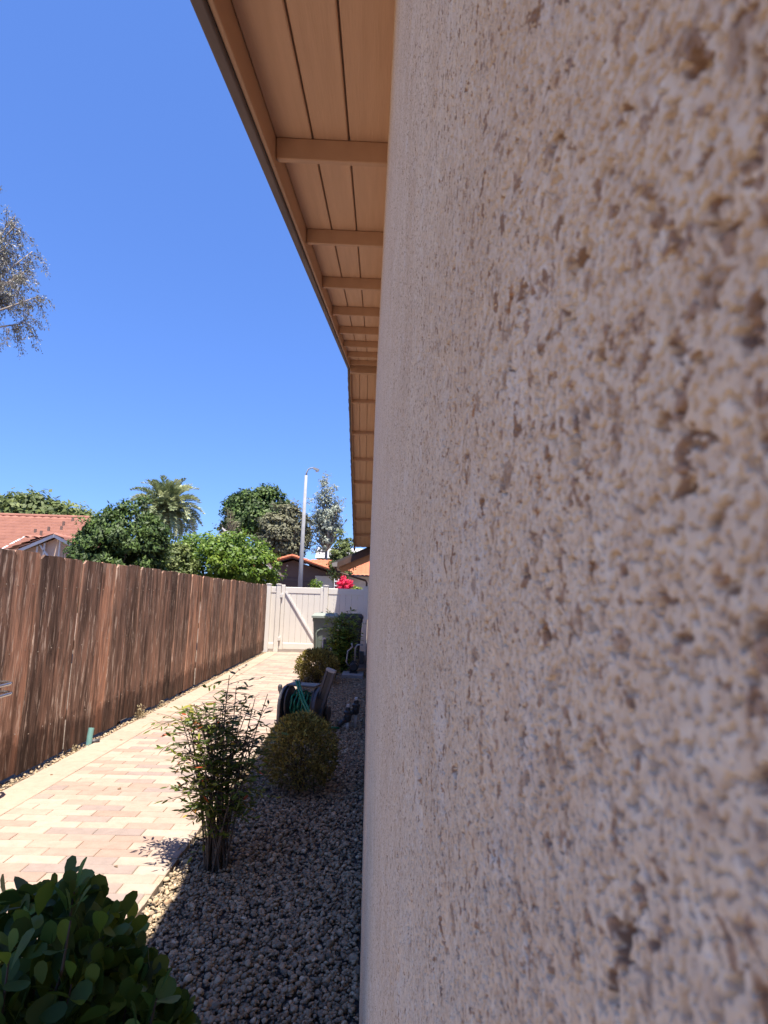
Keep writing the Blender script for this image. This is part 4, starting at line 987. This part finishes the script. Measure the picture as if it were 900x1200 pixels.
def tiled_slope(p00, p10, p01, p11, pitch, mat, parent, amp=0.045, rows=None):
    """barrel-tile roof plane: p00-p10 eave, p01-p11 ridge; courses step up the slope, tiles are rounded ribs"""
    p00, p10, p01, p11 = map(lambda p: np.array(p, float), (p00, p10, p01, p11))
    L = np.linalg.norm(p10-p00); S = np.linalg.norm(p01-p00); nu = max(2, int(L/pitch)*4); rows = rows or max(2, int(S/0.36))
    n = np.cross(p10-p00, p01-p00); n /= np.linalg.norm(n); n = n if n[2] > 0 else -n
    V = []; F = []
    u = np.linspace(0, 1, nu+1)
    for r in range(rows):
        for (f, off) in ((r/rows, 0.045), ((r+1)/rows, 0.0)):
            a = p00 + (p01-p00)*f; b = p10 + (p11-p10)*f
            h = amp*np.abs(np.sin(np.pi*u*int(L/pitch))) + off
            V.append(a[None] + (b-a)[None]*u[:, None] + n[None]*h[:, None])
    V = np.concatenate(V); k = nu+1
    for r in range(2*rows-1):
        i = r*k + np.arange(nu); F.append(np.stack([i, i+1, i+k+1, i+k], 1))
    return link('tile_roof', np_mesh('tile_roof', V, np.concatenate(F)), mat, parent)

# orange-roofed garage house across the street
gh = tag(empty('garage_house', (-5.9, 45, GROUND_Z)), 'house with orange tile roof and wide brown garage door across the street', 'house')
o45 = lambda x, yv, z: (x+5.9, yv-45, z-GROUND_Z)
MB().prism([o45(-9.4, 45.6, GROUND_Z), o45(-2.6, 45.6, GROUND_Z), o45(-2.6, 45.6, 3.3), o45(-5.9, 45.6, 4.35), o45(-9.4, 45.6, 3.25)], (0, 8, 0)).build('gable_wall', brownd, gh)
MB().box(o45(-8.9, 45.52, GROUND_Z), o45(-4.2, 45.59, 2.95)).build('garage_frame', brownd, gh)
for k in range(4): MB().box(o45(-8.75, 45.46, 0.05+k*0.68), o45(-4.35, 45.515, 0.71+k*0.68), 0.02).build('garage_door_panel', brown, gh)
MB().box(o45(-4.15, 45.48, GROUND_Z), o45(-2.75, 45.59, 3.2)).build('cream_wall', cream, gh)
MB().box(o45(-2.6, 47.5, GROUND_Z), o45(6.0, 54, 3.3)).build('side_wall', cream, gh)
w_ = MB().box(o45(-2.2, 47.40, 0.9), o45(-0.9, 47.49, 2.5), 0.02).build('window', simple('window_glass', (0.06, 0.08, 0.10), None, 1, 0.15, 0), gh)
for xa in (-2.28, -1.58, -0.9): MB().box(o45(xa, 47.36, 0.85), o45(xa+0.08, 47.43, 2.55)).build('frame', white, w_)
tiled_slope(o45(-1.7, 44.7, 3.28), o45(-1.7, 54, 3.28), o45(-5.9, 44.7, 4.60), o45(-5.9, 54, 4.60), 0.33, tile_o, gh)
tiled_slope(o45(-10.1, 44.7, 3.22), o45(-10.1, 54, 3.22), o45(-5.9, 44.7, 4.60), o45(-5.9, 54, 4.60), 0.33, tile_o, gh)
tiled_slope(o45(-5.0, 46.4, 3.35), o45(7.0, 46.4, 3.35), o45(-5.0, 50.5, 4.75), o45(7.0, 50.5, 4.75), 0.33, tile_o, gh)
for (a, b) in (((-1.62, 3.28), (-5.9, 4.62)), ((-10.18, 3.22), (-5.9, 4.62))):
    mb = MB(); k = 11
    for i in range(k):   # overlapping rake tiles
        f0, f1 = i/k, (i+1.15)/k
        p = o45(a[0]+(b[0]-a[0])*f0, 44.66, a[1]+(b[1]-a[1])*f0+0.05); q = o45(a[0]+(b[0]-a[0])*min(1, f1), 44.66, a[1]+(b[1]-a[1])*min(1, f1)+0.03)
        mb.tube([p, q], [0.125, 0.10], 8)
    mb.build('rake_tile_row', tile_o, gh)
    MB().prism([o45(a[0], 44.75, a[1]-0.17), o45(b[0], 44.75, b[1]-0.17), o45(b[0], 44.75, b[1]-0.02), o45(a[0], 44.75, a[1]-0.02)], (0, 0.05, 0)).build('rake_board', brown, gh)
MB().tube([o45(-5.9, 44.6, 4.66), o45(-5.9, 54, 4.66)], 0.12, 8).build('ridge_tiles', tile_o, gh)
MB().lathe([(0.05, 0), (0.09, 0.03), (0.05, 0.12)], 8, o45(-6.35, 45.5, 3.85)).build('gable_light', white, gh)

# small white outbuilding whose rake shows past the bright tree
sb = tag(empty('white_outbuilding', (-6.2, 30, GROUND_Z)), 'white outbuilding with pale sloping rake board behind the bright tree', 'building')
MB().prism([(-1.5, 0.3, 0), (0.85, 0.3, 0), (0.85, 0.3, 2.2), (-1.5, 0.3, 3.6)], (0, 3, 0)).build('wall', cream, sb)
MB().prism([(1.52, 0.2, 2.66), (-1.5, 0.2, 5.0), (-1.5, 0.2, 5.08), (1.52, 0.2, 2.73)], (0, 0.1, 0)).build('rake_board', white, sb)
MB().prism([(1.40, 0.3, 2.70), (-1.5, 0.3, 5.0), (-1.5, 0.3, 5.05), (1.40, 0.3, 2.75)], (0, 3.2, 0)).build('roof', brownd, sb)

# white trellis by the far driveway
tr = tag(empty('white_trellis', (-1.55, 28.5, GROUND_Z)), 'white slatted trellis beyond the gate beside the bougainvillea', 'trellis')
for xa in (-0.10, 0.10): MB().box((xa-0.02, -0.02, 0), (xa+0.02, 0.02, 2.55)).build('post', white, tr)
for k in range(11): MB().box((-0.10, -0.035, 0.3+k*0.21), (0.10, -0.021, 0.36+k*0.21)).build('slat', white, tr)

# distant house between the trees
dh = tag(empty('distant_house', (-3.5, 88, GROUND_Z)), 'distant house with pale grey roof showing between the trees', 'house')
MB().box((-4, 0, 0), (5, 6, 7.6)).build('wall', simple('distant_wall', (0.20, 0.15, 0.12), None, 1, 0.9, 0), dh)
MB().prism([(-4.6, -0.8, 7.5), (-4.6, 3, 9.4), (-4.6, 6.8, 7.5)], (10.2, 0, 0)).build('roof', simple('distant_roof', (0.44, 0.43, 0.43), None, 1, 0.9, 0), dh)
for xa in (-2.5, 0.2, 2.6): MB().box((xa, -0.06, 5.0), (xa+1.1, 0.02, 6.8)).build('window', brown, dh)

# salmon tiled house beyond the left fence
lh = tag(empty('pink_house', (-12.5, 22, GROUND_Z)), 'pink stucco house with salmon tile roof and white gable trim beyond the fence', 'house')
o22 = lambda x, yv, z: (x+12.5, yv-22, z-GROUND_Z)
MB().box(o22(-24, 23.2, GROUND_Z), o22(-10.6, 29, 3.30)).build('wall', pink, lh)
tiled_slope(o22(-24, 21.2, 2.72), o22(-13.5, 21.2, 2.72), o22(-24, 25.4, 4.62), o22(-12.15, 25.4, 4.62), 0.30, tile_p, lh)
tiled_slope(o22(-13.5, 22.85, 3.47), o22(-11.6, 22.85, 3.47), o22(-13.5, 25.41, 4.625), o22(-12.1, 25.41, 4.625), 0.30, tile_p, lh)
tiled_slope(o22(-24, 29.6, 2.7), o22(-11, 29.6, 2.7), o22(-24, 25.4, 4.62), o22(-12.1, 25.4, 4.62), 0.30, tile_p, lh)
MB().tube([o22(-24, 25.4, 4.66), o22(-12.1, 25.4, 4.66)], 0.09, 8).build('ridge_tiles', tile_p, lh)
MB().prism([o22(-13.46, 21.15, 2.64), o22(-13.46, 22.9, 3.44), o22(-13.46, 22.9, 3.56), o22(-13.46, 21.15, 2.77)], (0.07, 0, 0)).build('rake_board', white, lh)
# projecting gable with white trim and brackets
MB().prism([o22(-12.75, 21.6, GROUND_Z), o22(-10.2, 21.6, GROUND_Z), o22(-10.2, 21.6, 2.9), o22(-11.45, 21.6, 3.42), o22(-12.75, 21.6, 2.86)], (0, 2.0, 0)).build('gable_wall', peach, lh)
for (a, b) in (((-13.0, 2.74), (-11.45, 3.50)), ((-9.9, 2.74), (-11.45, 3.50))):
    MB().prism([o22(a[0], 21.25, a[1]-0.10), o22(b[0], 21.25, b[1]-0.10), o22(b[0], 21.25, b[1]+0.02), o22(a[0], 21.25, a[1]+0.02)], (0, 0.06, 0)).build('rake_board', white, lh)
    tiled_slope(o22(a[0], 21.2, a[1]+0.03), o22(a[0], 23.4, a[1]+0.03), o22(b[0], 21.2, b[1]+0.03), o22(b[0], 23.4, b[1]+0.03), 0.30, tile_p, lh)
for (xa, za, xb, zb) in ((-12.1, 2.5, -12.1, 3.08), (-12.02, 3.12, -11.6, 2.62), (-11.85, 2.5, -11.85, 3.2), (-11.3, 2.5, -11.3, 3.35)):
    MB().tube([o22(xa, 21.45, za), o22(xb, 21.45, zb)], 0.035, 6).build('gable_bracket', white, lh)
vents = simple('vent_metal', (0.20, 0.13, 0.10), None, 4)
for (xa, yv) in ((-12.75, 24.3), (-12.95, 23.6), (-12.5, 23.7), (-13.3, 23.3), (-12.95, 23.1), (-12.65, 24.8)):
    z = 2.72 + (yv-21.2)*0.452
    MB().tube([o22(xa, yv, z), o22(xa, yv, z+0.22)], 0.05, 8).build('roof_vent', vents, lh)

# a few dry leaves blown onto the paving
dl = broad_leaf(91); dl2 = dl.copy(); dl2.materials.clear(); dl2.materials.append(simple('dead_leaf', (0.20, 0.13, 0.07), (0.12, 0.07, 0.04), 20, 0.8, 0))
for (x, yv) in ((-1.35, 3.55), (-1.9, 4.9), (-1.25, 5.6), (-2.5, 6.4), (-2.62, 8.2), (-1.6, 7.4), (-2.3, 10.5), (-1.75, 12.6), (-2.6, 5.2)):
    o = tag(link('fallen_leaf', dl2, None, None, (x, yv, 0.004), (0.05, 0.1, RND.uniform(0, 6.28))), 'small dry brown leaf fallen on the paved path', 'leaf', 'fallen leaves on the path'); k = RND.uniform(0.025, 0.045); o.scale = (k, k, k*0.6)
